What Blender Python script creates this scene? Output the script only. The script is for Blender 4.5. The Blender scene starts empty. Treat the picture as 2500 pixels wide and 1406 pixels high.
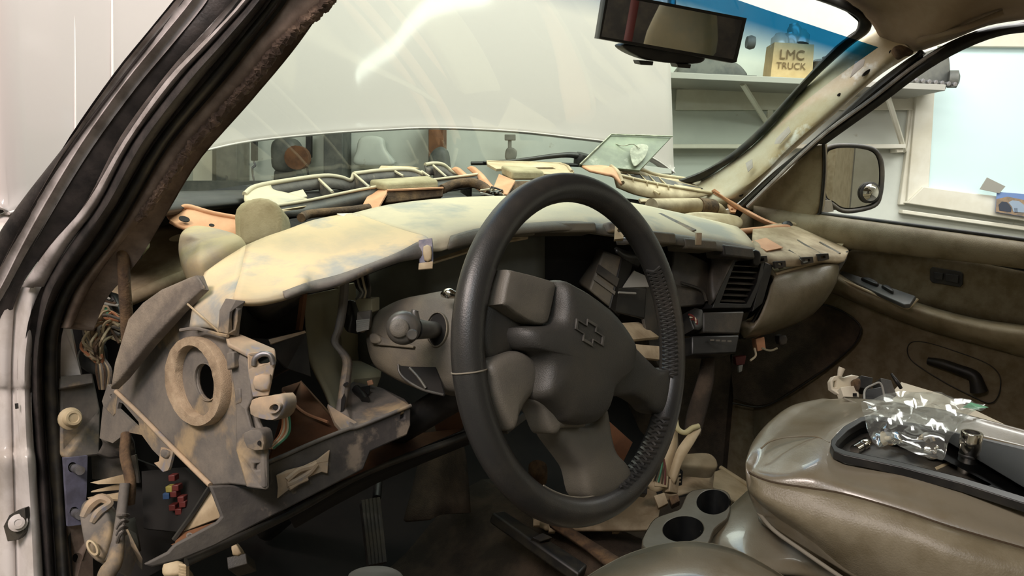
import bpy, bmesh, math, random
from math import sin, cos, tan, radians, pi
from mathutils import Vector, Matrix
from mathutils.geometry import tessellate_polygon
random.seed(7)
S = bpy.context.scene
COL = S.collection

# ---------------------------------------------------------------- camera
FPX, YAW, PITCH, ROLL = 1850.0, radians(45), radians(8.2), radians(2.6)
CAM = Vector((-1.048, -.53, .183))
cF = Vector((sin(YAW)*cos(PITCH), cos(YAW)*cos(PITCH), -sin(PITCH)))
cR0 = Vector((cos(YAW), -sin(YAW), 0)); cU0 = cR0.cross(cF)
cR = cR0*cos(ROLL)+cU0*sin(ROLL); cU = -cR0*sin(ROLL)+cU0*cos(ROLL)
cam = bpy.data.cameras.new('camera'); cam.sensor_width = 36; cam.lens = FPX/2500*36
cam.clip_start = .02; cam.clip_end = 60
co = bpy.data.objects.new('camera', cam); COL.objects.link(co)
co.matrix_world = Matrix.Translation(CAM) @ Matrix((cR, cU, -cF)).transposed().to_4x4()
S.camera = co

# ---------------------------------------------------------------- light
W = bpy.data.worlds.new('world'); S.world = W; W.use_nodes = True
W.node_tree.nodes['Background'].inputs[0].default_value = (.95, .97, 1, 1)
W.node_tree.nodes['Background'].inputs[1].default_value = .22
S.view_settings.view_transform = 'Standard'; S.view_settings.look = 'None'
S.view_settings.exposure = 0.06; S.view_settings.gamma = 1; S.view_settings.use_curve_mapping = False

FH = Vector((sin(YAW), cos(YAW), 0)); RH = cR0.copy()
def G(a, b, z):                     # garage coordinates: a to the right, b away, height z
    return Vector((CAM.x, CAM.y, 0)) + RH*a + FH*b + Vector((0, 0, z))
def area(name, loc, target, size, size_y, power, col):
    l = bpy.data.lights.new(name, 'AREA'); l.shape = 'RECTANGLE'; l.size = size; l.size_y = size_y
    l.energy = power; l.color = col
    o = bpy.data.objects.new(name, l); COL.objects.link(o); o.location = loc
    o.rotation_euler = (Vector(target)-Vector(loc)).to_track_quat('-Z', 'Y').to_euler()
    return o
area('unseen_light_area', G(.5, 1.45, 1.85), G(.5, 1.5, 0), 2.8, 1.2, 80, (1, .985, .95))
area('unseen_light_area', G(1.7, 2.9, 1.9), G(1.7, 3.1, 0), 3.0, .8, 88, (1, .985, .95))  # separate unseen light, added to brighten the far wall
area('unseen_light_area', G(-1.3, -.6, 1.7), G(.1, .95, -.2), 1.2, .35, 34, (1, .92, .84))
area('unseen_light_area', (-2.0, -.2, 1.3), (-.7, 1.0, .6), .8, .5, 18, (1, .80, .76))  # unseen pink light below the ceiling, added to warm the hood and jamb
area('unseen_light_area', G(-.2, -1.5, 1.7), G(.5, 1.0, -.2), .9, .25, 18, (.92, .96, 1))

# ---------------------------------------------------------------- pixel -> world helpers
def ray(px, py): return cF + cR*((px-1250)/FPX) - cU*((py-703)/FPX)
def D(px, py, d): return CAM + ray(px, py)*d
def K(px, py, k, v):
    r = ray(px, py); return CAM + r*((v-CAM[k])/r[k])
def X(px, py, v): return K(px, py, 0, v)
def Yp(px, py, v): return K(px, py, 1, v)
def Zp(px, py, v): return K(px, py, 2, v)
def plane(a, b, c):
    a, b, c = D(*a), D(*b), D(*c); n = (b-a).cross(c-a).normalized()
    if n.dot(CAM-a) < 0: n = -n
    return (a, n)
def onp(pl, px, py, off=0):
    o = pl[0]+pl[1]*off; r = ray(px, py); return CAM + r*((o-CAM).dot(pl[1])/r.dot(pl[1]))
def DL(l): return [D(*p) for p in l]
def OL(pl, l, off=0): return [onp(pl, p[0], p[1], off) for p in l]

# ---------------------------------------------------------------- materials
def s2l(c): return tuple(((x/255)/12.92 if x/255 <= .04045 else (((x/255)+.055)/1.055)**2.4) for x in c)
def emat(name, c, s):
    m = bpy.data.materials.new(name); m.use_nodes = True; b = m.node_tree.nodes['Principled BSDF']
    b.inputs['Base Color'].default_value = s2l(c)+(1,); b.inputs['Emission Color'].default_value = s2l(c)+(1,); b.inputs['Emission Strength'].default_value = s
    return m
MATS = {}
def mat(name, c, rough=.6, metal=0, c2=None, scale=12, amt=.5, bump=0, bscale=200, c3=None, scale3=5, amt3=.5, coat=0, sheen=0, spec=.5, stretch=None):
    if name in MATS: return MATS[name]
    m = bpy.data.materials.new(name); m.use_nodes = True; nt = m.node_tree; N = nt.nodes; L = nt.links
    b = N['Principled BSDF']; b.inputs['Roughness'].default_value = rough; b.inputs['Metallic'].default_value = metal
    b.inputs['Specular IOR Level'].default_value = spec
    if coat: b.inputs['Coat Weight'].default_value = coat; b.inputs['Coat Roughness'].default_value = .07
    col = s2l(c)+(1,)
    b.inputs['Base Color'].default_value = col
    tc = N.new('ShaderNodeTexCoord'); vec = tc.outputs['Object']
    if stretch:
        mp = N.new('ShaderNodeMapping'); mp.inputs['Scale'].default_value = stretch; L.new(vec, mp.inputs[0]); vec = mp.outputs[0]
    out = None
    def layer(prev, c_, sc, am, w):
        n = N.new('ShaderNodeTexNoise'); n.inputs['Scale'].default_value = sc; n.inputs['Detail'].default_value = 6
        n.inputs['Roughness'].default_value = .62; L.new(vec, n.inputs['Vector'])
        r = N.new('ShaderNodeValToRGB'); r.color_ramp.elements[0].position = max(0, .72-am*.5-w); r.color_ramp.elements[1].position = .72-am*.5+w
        L.new(n.outputs['Fac'], r.inputs[0])
        x = N.new('ShaderNodeMix'); x.data_type = 'RGBA'; L.new(r.outputs[0], x.inputs[0])
        if prev is None: x.inputs[6].default_value = col
        else: L.new(prev, x.inputs[6])
        x.inputs[7].default_value = s2l(c_)+(1,); return x.outputs[2]
    if c2: out = layer(out, c2, scale, amt, .12)
    if c3: out = layer(out, c3, scale3, amt3, .05)
    if out is not None: L.new(out, b.inputs['Base Color'])
    if bump:
        n = N.new('ShaderNodeTexNoise'); n.inputs['Scale'].default_value = bscale; n.inputs['Detail'].default_value = 3; L.new(vec, n.inputs['Vector'])
        bp = N.new('ShaderNodeBump'); bp.inputs['Strength'].default_value = bump; bp.inputs['Distance'].default_value = .002
        L.new(n.outputs['Fac'], bp.inputs['Height']); L.new(bp.outputs[0], b.inputs['Normal'])
    MATS[name] = m; return m
M = {}
M['wallw'] = mat('white painted wall', (226, 224, 212), .8, c2=(205, 200, 182), scale=2.2, amt=.4, c3=(196, 168, 120), scale3=1.7, amt3=.08)
M['wallg'] = mat('garage far wall paint', (206, 210, 200), .8, c2=(188, 192, 184), scale=1.5, amt=.5, c3=(150, 140, 120), scale3=9, amt3=.0)
M['floorc'] = mat('concrete', (120, 116, 108), .8, c2=(95, 92, 88), scale=3)
M['ceil'] = mat('ceiling paint', (225, 222, 214), .9)
M['whitepaint'] = mat('white body paint', (215, 208, 204), .38, coat=.4, c2=(185, 176, 168), scale=14, amt=.35)
M['hood'] = mat('white hood paint', (188, 180, 176), .55, coat=.7)
M['seal'] = mat('dusty black rubber', (34, 31, 31), .55, c2=(62, 56, 54), scale=30, amt=.5, bump=.25, bscale=300)
M['seal2'] = mat('black rubber', (20, 19, 18), .5, c2=(44, 40, 30), scale=40, amt=.4)
M['gstrip'] = mat('grey worn body strip', (186, 178, 176), .45, c2=(140, 132, 128), scale=25, amt=.4, bump=.15)
M['brownp'] = mat('dusty brown pillar metal', (134, 116, 102), .75, c2=(100, 84, 72), scale=25, amt=.5, bump=.4, bscale=90)
M['rubble'] = mat('crumbling glue and dirt', (118, 98, 82), .95, c2=(70, 56, 46), scale=60, amt=.6, bump=1, bscale=160)
M['bare'] = mat('cream bare pillar paint', (206, 198, 176), .45, c2=(188, 170, 134), scale=9, amt=.45, c3=(228, 228, 220), scale3=14, amt3=.2, bump=.1)
M['headl'] = mat('beige headliner cloth', (150, 134, 112), .95, c2=(128, 108, 84), scale=5, amt=.5, bump=.3, bscale=900)
M['doorp'] = mat('beige door plastic', (142, 130, 104), .55, c2=(118, 104, 76), scale=24, amt=.36, bump=.25, bscale=700)
M['doorf'] = mat('beige door cloth insert', (122, 111, 88), .9, c2=(102, 90, 64), scale=30, amt=.4, bump=.4, bscale=900)
M['carpet'] = mat('dark dirty carpet', (84, 70, 56), .98, c2=(52, 44, 34), scale=14, amt=.5, bump=.8, bscale=500)
M['darkpl'] = mat('dark grey plastic', (52, 50, 47), .5, c2=(78, 72, 62), scale=18, amt=.35, bump=.15, bscale=500)
M['blackpl'] = mat('black plastic', (26, 26, 26), .42, c2=(48, 46, 42), scale=22, amt=.3)
M['void'] = mat('dark insulation and painted shade', (15, 14, 13), .95, c2=(26, 23, 20), scale=12)  # near-black colour also stands in for shade inside holes and recesses
M['dash'] = mat('dust covered grey dash plastic', (176, 166, 142), .8, c2=(206, 184, 146), scale=7, amt=.62, c3=(156, 155, 148), scale3=5, amt3=.28, bump=.12, bscale=300)
M['dash2'] = mat('dusty grey dash plastic', (176, 168, 148), .8, c2=(196, 184, 156), scale=6, amt=.55, c3=(160, 158, 146), scale3=4, amt3=.25, bump=.12, bscale=300)
M['dashg'] = mat('scuffed grey carrier plastic', (122, 114, 104), .75, c2=(92, 88, 84), scale=14, amt=.5, c3=(158, 138, 108), scale3=8, amt3=.25, bump=.2, bscale=260)
M['dashd'] = mat('dark scuffed carrier plastic', (92, 87, 80), .7, c2=(66, 62, 60), scale=16, amt=.5, c3=(130, 118, 104), scale3=22, amt3=.2, bump=.2, bscale=260)
M['dasht'] = mat('tan scraped plastic', (186, 160, 130), .7, c2=(150, 136, 118), scale=20, amt=.5, c3=(116, 124, 146), scale3=26, amt3=.16)
M['greenp'] = mat('greenish grey duct plastic', (134, 132, 112), .75, c2=(150, 142, 114), scale=9, amt=.45)
M['foam'] = mat('tan foam', (174, 154, 128), .98, c2=(150, 130, 106), scale=60, amt=.5, bump=.45, bscale=900)
M['foamd'] = mat('dusty beige foam', (164, 154, 124), .95, c2=(144, 134, 104), scale=20, amt=.4, bump=.3, bscale=300)
M['orange'] = mat('dusty terracotta plastic', (204, 154, 118), .7, c2=(188, 136, 100), scale=14, amt=.4, bump=.1)
M['tan'] = mat('dusty tan plastic', (192, 174, 144), .75, c2=(144, 126, 98), scale=12, amt=.45, bump=.1)
M['panelg'] = mat('grey green instrument backing', (96, 97, 88), .7, c2=(80, 80, 72), scale=8)
M['stalk'] = mat('satin dark grey stalk plastic', (66, 64, 60), .38, c2=(84, 80, 72), scale=30, amt=.3)
M['smear'] = mat('greasy smear', (176, 176, 156), .5, c2=(130, 132, 114), scale=60)
M['bright'] = mat('painted crease highlight', (252, 246, 242), .3)
M['cup'] = mat('worn taupe console plastic', (112, 104, 90), .45, c2=(96, 86, 70), scale=14)
M['brown'] = mat('brown hardboard', (112, 74, 46), .8, c2=(84, 54, 34), scale=14, amt=.4)
M['wheel'] = mat('worn dark leather', (44, 44, 43), .36, c2=(64, 60, 54), scale=9, amt=.3, bump=.12, bscale=700)
M['hub'] = mat('grey moulded wheel centre', (54, 53, 50), .5, c2=(66, 62, 54), scale=10, amt=.3, bump=.25, bscale=900)
M['hub2'] = mat('light grey spoke cover', (96, 92, 84), .5, c2=(110, 104, 92), scale=10, amt=.3, bump=.25, bscale=900)
M['shroud'] = mat('grey column shroud', (84, 80, 72), .6, c2=(108, 100, 84), scale=12, amt=.4, bump=.2, bscale=600)
M['leather'] = mat('tan seat leather', (124, 116, 99), .3, c2=(108, 96, 74), scale=10, amt=.3, bump=.1, bscale=420, coat=.35)
M['leather2'] = mat('tan seat vinyl side', (134, 125, 104), .42, c2=(116, 106, 84), scale=20, amt=.4, bump=.25, bscale=420)
M['stitch'] = mat('pale thread', (128, 122, 108), .8)
M['chrome'] = mat('chrome', (215, 210, 200), .14, 1)
M['steel'] = mat('zinc steel', (160, 160, 168), .45, .7, c2=(120, 116, 112), scale=30)
M['mirror'] = mat('mirror glass', (225, 226, 222), .015, 1)
M['white'] = mat('white plastic', (222, 212, 190), .45)
M['cream'] = mat('cream painted metal', (206, 200, 158), .55, c2=(180, 172, 130), scale=20)
M['gasket'] = mat('ivory trim plastic', (196, 180, 148), .6, c2=(170, 152, 120), scale=14)
M['red'] = mat('red plastic', (92, 34, 30), .5)
M['yellow'] = mat('yellow plastic', (150, 138, 70), .5)
M['blue'] = mat('blue plastic', (56, 84, 124), .5)
M['greenw'] = mat('green wire', (60, 120, 90), .5)
M['orangew'] = mat('orange wire', (186, 124, 88), .6)
M['whitew'] = mat('pale wire', (200, 188, 160), .6)
M['tape'] = mat('dirty cloth tape', (112, 88, 62), .9, c2=(70, 54, 40), scale=40, amt=.5, bump=.5, bscale=300)
M['paper'] = mat('kraft paper', (186, 160, 118), .85, c2=(172, 146, 104), scale=12)
M['ink'] = mat('brown ink', (110, 86, 54), .85)
M['glassj'] = mat('cloudy jar glass', (160, 158, 146), .2, spec=.8)
M['greyp'] = mat('grey plastic', (150, 148, 140), .6)
M['darktool'] = mat('dark tool metal', (70, 72, 70), .6, c2=(96, 96, 90), scale=12)
M['card'] = mat('pale green plastic sheet', (128, 136, 112), .4, c2=(96, 102, 84), scale=11, amt=.45, c3=(176, 178, 160), scale3=7, amt3=.12)
M['pane'] = emat('daylit frosted pane', (200, 222, 222), .16)
M['sky'] = mat('printed sky', (112, 138, 188), .6); M['sand'] = mat('printed hills', (168, 140, 110), .6, c2=(120, 110, 100), scale=20)
M['carp'] = mat('printed truck', (60, 66, 80), .6); M['carp2'] = mat('printed pale truck', (150, 166, 186), .6)

def glassmat(name, tint, refl, band=False):
    m = bpy.data.materials.new(name); m.use_nodes = True; nt = m.node_tree; N = nt.nodes; L = nt.links; N.clear()
    o = N.new('ShaderNodeOutputMaterial'); t = N.new('ShaderNodeBsdfTransparent'); g = N.new('ShaderNodeBsdfGlossy')
    g.inputs['Roughness'].default_value = .03; mx = N.new('ShaderNodeMixShader')
    f = N.new('ShaderNodeFresnel'); f.inputs[0].default_value = 1.35
    mul = N.new('ShaderNodeMath'); mul.operation = 'MULTIPLY'; mul.inputs[1].default_value = refl; L.new(f.outputs[0], mul.inputs[0])
    L.new(mul.outputs[0], mx.inputs[0]); L.new(t.outputs[0], mx.inputs[1]); L.new(g.outputs[0], mx.inputs[2]); L.new(mx.outputs[0], o.inputs[0])
    t.inputs[0].default_value = tint+(1,)
    if band:
        uv = N.new('ShaderNodeUVMap'); sp = N.new('ShaderNodeSeparateXYZ'); L.new(uv.outputs[0], sp.inputs[0])
        r = N.new('ShaderNodeValToRGB'); e = r.color_ramp.elements
        e[0].position = band[0]; e[0].color = tint+(1,); e[1].position = band[1]; e[1].color = (.012, .14, .30, 1)
        L.new(sp.outputs[1], r.inputs[0]); L.new(r.outputs[0], t.inputs[0])
    return m

# ---------------------------------------------------------------- object helpers
def thing(name, label, cat, loc=(0, 0, 0), group=None, kind=None):
    o = bpy.data.objects.new(name, None); COL.objects.link(o); o.location = loc; o.empty_display_size = .02
    o['label'] = label; o['category'] = cat
    if group: o['group'] = group
    if kind: o['kind'] = kind
    return o
def tag(o, label, cat=None, group=None, kind=None):
    o['label'] = label
    if cat: o['category'] = cat
    if group: o['group'] = group
    if kind: o['kind'] = kind
    return o
def wloc(o):
    v = Vector((0, 0, 0))
    while o: v += o.location; o = o.parent
    return v
def obj(name, vs, fs, m, parent=None, smooth=True, bevel=0, sub=0, solid=0, uvs=None, off=-1, seg=2, wn=True, ang=50):
    vs = [Vector(v) for v in vs]
    me = bpy.data.meshes.new(name)
    c = Vector((0, 0, 0))
    for v in vs: c += v
    c /= len(vs)
    me.from_pydata([v-c for v in vs], [], fs)
    if uvs:
        l = me.uv_layers.new(name='UVMap')
        for p in me.polygons:
            for li in p.loop_indices: l.data[li].uv = uvs[me.loops[li].vertex_index]
    me.materials.append(M[m] if isinstance(m, str) else m)
    bm = bmesh.new(); bm.from_mesh(me)
    bmesh.ops.remove_doubles(bm, verts=bm.verts, dist=1e-6)
    if not solid: bmesh.ops.recalc_face_normals(bm, faces=bm.faces)
    if smooth:
        for f in bm.faces: f.smooth = True
        for e in bm.edges:
            if len(e.link_faces) == 2 and e.calc_face_angle(0) > radians(ang): e.smooth = False
    bm.to_mesh(me); bm.free()
    o = bpy.data.objects.new(name, me); COL.objects.link(o)
    if parent: o.parent = parent; o.location = c-wloc(parent)
    else: o.location = c
    if solid:
        md = o.modifiers.new('thickness', 'SOLIDIFY'); md.thickness = solid; md.offset = off
    if bevel:
        md = o.modifiers.new('bevel', 'BEVEL'); md.width = bevel; md.segments = seg; md.limit_method = 'ANGLE'; md.angle_limit = radians(35)
        try: md.harden_normals = False
        except Exception: pass
    if sub:
        md = o.modifiers.new('sub', 'SUBSURF'); md.levels = sub; md.render_levels = sub
    return o
def cr(pts, n=4, closed=False):          # catmull-rom resample of a polyline
    pts = [Vector(p) for p in pts]; m = len(pts)
    if m < 3 or n < 2: return pts
    out = []
    rng = m if closed else m-1
    for i in range(rng):
        if closed: p0, p1, p2, p3 = pts[(i-1) % m], pts[i], pts[(i+1) % m], pts[(i+2) % m]
        else:
            p1, p2 = pts[i], pts[i+1]
            p0 = pts[i-1] if i else p1*2-p2
            p3 = pts[i+2] if i+2 < m else p2*2-p1
        for j in range(n):
            t = j/n
            out.append(.5*((2*p1)+(p2-p0)*t+(2*p0-5*p1+4*p2-p3)*t*t+(3*p1-p0-3*p2+p3)*t*t*t))
    if not closed: out.append(pts[-1])
    return out
def px_of(p):
    d = p-CAM; z = d.dot(cF); return (1250+FPX*d.dot(cR)/z, 703-FPX*d.dot(cU)/z)
def inpoly(q, poly):
    c = False; j = len(poly)-1
    for i in range(len(poly)):
        a, b = poly[i], poly[j]
        if (a[1] > q[1]) != (b[1] > q[1]) and q[0] < (b[0]-a[0])*(q[1]-a[1])/(b[1]-a[1])+a[0]: c = not c
        j = i
    return c
def surf(name, cols, m, parent=None, thick=.008, nu=4, nv=4, away=True, jitter=0, uv=False, smooth=True, cut=None):
    """cols: list of columns, each a list of world points of the same count"""
    rows = [cr(c, nv) for c in cols]
    T = list(zip(*rows)); T = [cr(list(r), nu) for r in T]
    nr, nc = len(T), len(T[0]); vs = [p for r in T for p in r]
    if jitter: vs = [p+Vector([random.uniform(-jitter, jitter) for _ in range(3)]) for p in vs]
    fs = [(i*nc+j, i*nc+j+1, (i+1)*nc+j+1, (i+1)*nc+j) for i in range(nr-1) for j in range(nc-1)]
    if cut: fs = [f for f in fs if not inpoly(px_of(sum((vs[i] for i in f), Vector())/4), cut)]
    if thick:                            # faces look at the camera, thickness grows away
        s = 0
        for f in fs:
            a = vs[f[0]]; q = (vs[f[1]]-a).cross(vs[f[3]]-a); s += q.dot((CAM-a).normalized())
        if s < 0: fs = [tuple(reversed(f)) for f in fs]
    uvs = [(j/(nc-1), i/(nr-1)) for i in range(nr) for j in range(nc)] if uv else None
    return obj(name, vs, fs, m, parent, smooth, solid=thick, uvs=uvs)
def plate(name, outline, m, parent=None, thick=.004, holes=(), bevel=.0008, depth_dir=None, smooth=True):
    """flat-ish sheet with holes, extruded away from the camera"""
    loops = [list(outline)]+[list(h) for h in holes]
    n = Vector((0, 0, 0)); o0 = loops[0]
    for i in range(len(o0)):
        a, b = o0[i], o0[(i+1) % len(o0)]; n += Vector(a).cross(Vector(b))
    n.normalize(); c = sum((Vector(p) for p in o0), Vector())/len(o0)
    if n.dot(CAM-c) < 0: n = -n
    if depth_dir is not None: n = -Vector(depth_dir).normalized()
    tris = tessellate_polygon(loops)
    flat = [Vector(p) for l in loops for p in l]; N_ = len(flat)
    vs = flat+[p-n*thick for p in flat]
    fs = [tuple(t) for t in tris]+[tuple(i+N_ for i in reversed(t)) for t in tris]
    k = 0
    for l in loops:
        for i in range(len(l)):
            a, b = k+i, k+(i+1) % len(l); fs.append((a, b, b+N_, a+N_))
        k += len(l)
    o = obj(name, vs, fs, m, parent, smooth, ang=30)
    if bevel:                            # merge flat triangles first so only true edges bevel
        bm = bmesh.new(); bm.from_mesh(o.data)
        bmesh.ops.dissolve_limit(bm, angle_limit=radians(4), verts=bm.verts, edges=bm.edges)
        bm.to_mesh(o.data); bm.free()
        md = o.modifiers.new('bevel', 'BEVEL'); md.width = min(bevel, thick*.35); md.segments = 2; md.limit_method = 'ANGLE'; md.angle_limit = radians(35)
    return o
def tube(name, pts, r, m, parent=None, seg=10, n=5, closed=False, flat=1.0, join=None, up=None, ridge=None):
    rs = r if isinstance(r, (list, tuple)) else [r]*len(pts)
    P_ = cr(pts, n, closed); Rr = [q.x for q in cr([Vector((a, 0, 0)) for a in rs], n, closed)]
    vs, fs = [], []; N_ = len(P_); prev = None
    for i, p in enumerate(P_):
        a = P_[(i-1) % N_] if (closed or i) else p; b = P_[(i+1) % N_] if (closed or i < N_-1) else p
        t = (b-a).normalized()
        if prev is None:
            u = Vector(up) if up else Vector((0, 0, 1))
            if abs(t.dot(u)) > .95: u = Vector((1, 0, 0))
        else: u = prev
        u = (u-t*u.dot(t)).normalized(); prev = u; w = t.cross(u)
        rr = Rr[i]*(1+(ridge*(i % 2) if ridge else 0))
        for k in range(seg):
            an = 2*pi*k/seg; vs.append(p+u*cos(an)*rr+w*sin(an)*rr*flat)
    R_ = N_ if closed else N_-1
    for i in range(R_):
        for k in range(seg):
            a = i*seg+k; b = i*seg+(k+1) % seg; c = ((i+1) % N_)*seg+(k+1) % seg; d = ((i+1) % N_)*seg+k
            fs.append((a, b, c, d))
    if not closed: fs.append(tuple(range(seg))); fs.append(tuple(reversed(range((N_-1)*seg, N_*seg))))
    if join is not None:
        k = len(join[0]); join[0].extend(vs); join[1].extend(tuple(i+k for i in f) for f in fs); return
    return obj(name, vs, fs, m, parent)
def box(name, o, a, b, c, m, parent=None, bevel=.001, join=None):
    """box from corner o and three edge vectors"""
    o, a, b, c = Vector(o), Vector(a), Vector(b), Vector(c)
    vs = [o, o+a, o+a+b, o+b, o+c, o+a+c, o+a+b+c, o+b+c]
    fs = [(0, 1, 2, 3), (4, 7, 6, 5), (0, 4, 5, 1), (1, 5, 6, 2), (2, 6, 7, 3), (3, 7, 4, 0)]
    if join is not None:
        k = len(join[0]); join[0].extend(vs); join[1].extend(tuple(i+k for i in f) for f in fs); return
    return obj(name, vs, fs, m, parent, bevel=bevel)
def cbox(name, c, sx, sy, sz, m, parent=None, rz=0, rx=0, ry=0, bevel=.002):
    R_ = Matrix.Rotation(rz, 3, 'Z') @ Matrix.Rotation(ry, 3, 'Y') @ Matrix.Rotation(rx, 3, 'X')
    a, b, d = R_ @ Vector((sx, 0, 0)), R_ @ Vector((0, sy, 0)), R_ @ Vector((0, 0, sz))
    return box(name, Vector(c)-a/2-b/2-d/2, a, b, d, m, parent, bevel)
def fbox(name, p4, depth, m, parent=None, bevel=.001, dirv=None):
    """box whose front face is the four given points, going away by vector/length"""
    p = [Vector(q) for q in p4]; n = (p[1]-p[0]).cross(p[3]-p[0]).normalized()
    if n.dot(CAM-p[0]) > 0: n = -n
    d = Vector(dirv).normalized()*depth if dirv is not None else n*depth
    vs = p+[q+d for q in p]; fs = [(0, 1, 2, 3), (4, 7, 6, 5), (0, 4, 5, 1), (1, 5, 6, 2), (2, 6, 7, 3), (3, 7, 4, 0)]
    return obj(name, vs, fs, m, parent, bevel=bevel)
def lathe(name, c, axis, prof, m, parent=None, seg=24, smooth=True, sx=1):
    axis = Vector(axis).normalized(); u = axis.orthogonal().normalized(); w = axis.cross(u); vs, fs = [], []
    for r, h in prof:
        for k in range(seg):
            an = 2*pi*k/seg; vs.append(Vector(c)+axis*h+(u*cos(an)+w*sin(an)*sx)*max(r, 1e-5))
    for i in range(len(prof)-1):
        for k in range(seg):
            fs.append((i*seg+k, i*seg+(k+1) % seg, (i+1)*seg+(k+1) % seg, (i+1)*seg+k))
    fs.append(tuple(range(seg))); fs.append(tuple(range((len(prof)-1)*seg, len(prof)*seg)))
    return obj(name, vs, fs, m, parent, smooth)
def puff(name, outline, m, parent=None, base=.02, h=.01, n=None, rings=None, cn=4, closed_smooth=True, ctr=None):
    """cushioned solid: outline raised along n with rounded shoulder, base going back"""
    o = cr(outline, cn, True) if closed_smooth else [Vector(p) for p in outline]
    c = sum(o, Vector())/len(o) if ctr is None else Vector(ctr)
    if n is None:
        n = Vector((0, 0, 0))
        for i in range(len(o)): n += (o[i]-c).cross(o[(i+1) % len(o)]-c)
        n.normalize()
        if n.dot(CAM-c) < 0: n = -n
    n = Vector(n).normalized()
    rings = rings or [(1, -1), (1, 0), (.985, .35), (.95, .62), (.88, .82), (.72, .94), (.4, 1.0)]
    vs, fs = [], []; N_ = len(o)
    for s, hh in rings:
        for p in o:
            off = n*(hh*h) if hh >= 0 else n*(hh*base)
            vs.append(c+(p-c)*s+off)
    for i in range(len(rings)-1):
        for k in range(N_): fs.append((i*N_+k, i*N_+(k+1) % N_, (i+1)*N_+(k+1) % N_, (i+1)*N_+k))
    L_ = len(rings)-1; vs.append(c+n*(rings[-1][1]*h)); ci = len(vs)-1
    for k in range(N_): fs.append((L_*N_+k, L_*N_+(k+1) % N_, ci))
    vs.append(c+n*(rings[0][1]*base if rings[0][1] < 0 else 0)); ci = len(vs)-1
    for k in range(N_): fs.append(((k+1) % N_, k, ci))
    return obj(name, vs, fs, m, parent)
def ell(cx, cy, a, b, ang=0, n=24):
    t = radians(ang); return [(cx+a*cos(q)*cos(t)-b*sin(q)*sin(t), cy+a*cos(q)*sin(t)+b*sin(q)*cos(t)) for q in [2*pi*i/n for i in range(n)]]
def text(name, s, c, xa, ya, size, m, parent=None, depth=.0006, bold=0):
    cu = bpy.data.curves.new(name, 'FONT'); cu.body = s; cu.size = size; cu.extrude = depth; cu.offset = bold; cu.align_x = 'CENTER'; cu.align_y = 'CENTER'
    t = bpy.data.objects.new(name, cu); COL.objects.link(t); dg = bpy.context.evaluated_depsgraph_get(); dg.update()
    me = bpy.data.meshes.new_from_object(t.evaluated_get(dg)); bpy.data.objects.remove(t)
    xa, ya = Vector(xa).normalized(), Vector(ya).normalized(); ya = (ya-xa*ya.dot(xa)).normalized(); za = xa.cross(ya)
    vs = [Vector(c)+xa*v.co.x+ya*v.co.y+za*v.co.z for v in me.vertices]; fs = [tuple(p.vertices) for p in me.polygons]
    return obj(name, vs, fs, m, parent, smooth=False)
def joined(name, J, m, parent=None, bevel=0): return obj(name, J[0], J[1], m, parent, bevel=bevel)

# ================================================================ GARAGE
def struct(o, label=None):
    o['kind'] = 'structure'
    if label: o['label'] = label
    return o
ZF, ZC = -1.35, 2.0
BW = 4.3                                             # distance of the far wall
def gbox(name, a0, a1, b0, b1, z0, z1, m, parent=None, bevel=0):
    o = G(a0, b0, z0); return box(name, o, RH*(a1-a0), FH*(b1-b0), Vector((0, 0, z1-z0)), m, parent, bevel)
struct(gbox('floor', -3.6, 5.2, -3.2, BW, ZF-.05, ZF, 'floorc'))
struct(gbox('ceiling', -3.6, 5.2, -3.2, BW, ZC, ZC+.05, 'ceil'))
struct(gbox('wall_back', -3.6, 5.2, -3.25, -3.2, ZF, ZC, 'wallw'))
struct(gbox('wall_left', -3.65, -3.6, -3.2, BW, ZF, ZC, 'wallw'))
struct(gbox('wall_right', 5.2, 5.25, -3.2, BW, ZF, ZC, 'wallw'))
struct(gbox('wall_front', -3.6, 5.2, BW, BW+.08, ZF, ZC, 'wallg'))
FWP = (G(0, BW, 0), -FH)
def fw(px, py, off=0): return onp(FWP, px, py, off)
def fwq(name, x0, y0, x1, y1, off, th, m, parent=None, skew=0, bevel=.003):
    """block standing out of the far wall: corners in picture terms, off metres in front"""
    p = [fw(x0, y0, off), fw(x1, y0, off), fw(x1+skew, y1, off), fw(x0+skew, y1, off)]
    return fbox(name, p, th, m, parent, bevel, dirv=FH)
# window of the garage on the far right
w1 = thing('window_1', 'wide garage window with cream wooden frame and pale blue pane', 'window'); w1['kind'] = 'structure'; del w1['category']
def wstrip(name, pts, off, th, m, par): return plate(name, [fw(a, b, off) for a, b in pts], m, par, th, depth_dir=FH, bevel=.004)
wstrip('pane', [(2275, 108), (2640, 112), (2640, 505), (2255, 458)], .012, .01, 'pane', w1)
wstrip('jamb', [(2249, 105), (2290, 106), (2268, 460), (2214, 495), (2222, 380)], .05, .05, 'wallw', w1)
wstrip('head', [(2180, 70), (2640, 72), (2640, 116), (2180, 112)], .05, .05, 'wallw', w1)
wstrip('sill', [(2255, 456), (2640, 505), (2640, 560), (2214, 496)], .07, .07, 'wallw', w1)
wstrip('sill_moulding', [(2205, 512), (2640, 572), (2640, 582), (2203, 521)], .05, .05, 'wallw', w1)
wstrip('casing', [(2234, 225), (2248, 226), (2210, 500), (2196, 500)], .03, .03, 'wallw', w1)
c = plate('card_on_pane', [fw(*p, .1) for p in [(2410, 433), (2455, 455), (2440, 472), (2392, 462)]], 'greyp', None, .004, depth_dir=FH)
tag(c, 'small grey card leaning at the foot of the pale blue window', 'card')
pp = plate('photo_poster', [fw(*p, .09) for p in [(2434, 468), (2600, 482), (2596, 545), (2430, 518)]], 'sky', None, .003, depth_dir=FH)
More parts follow.
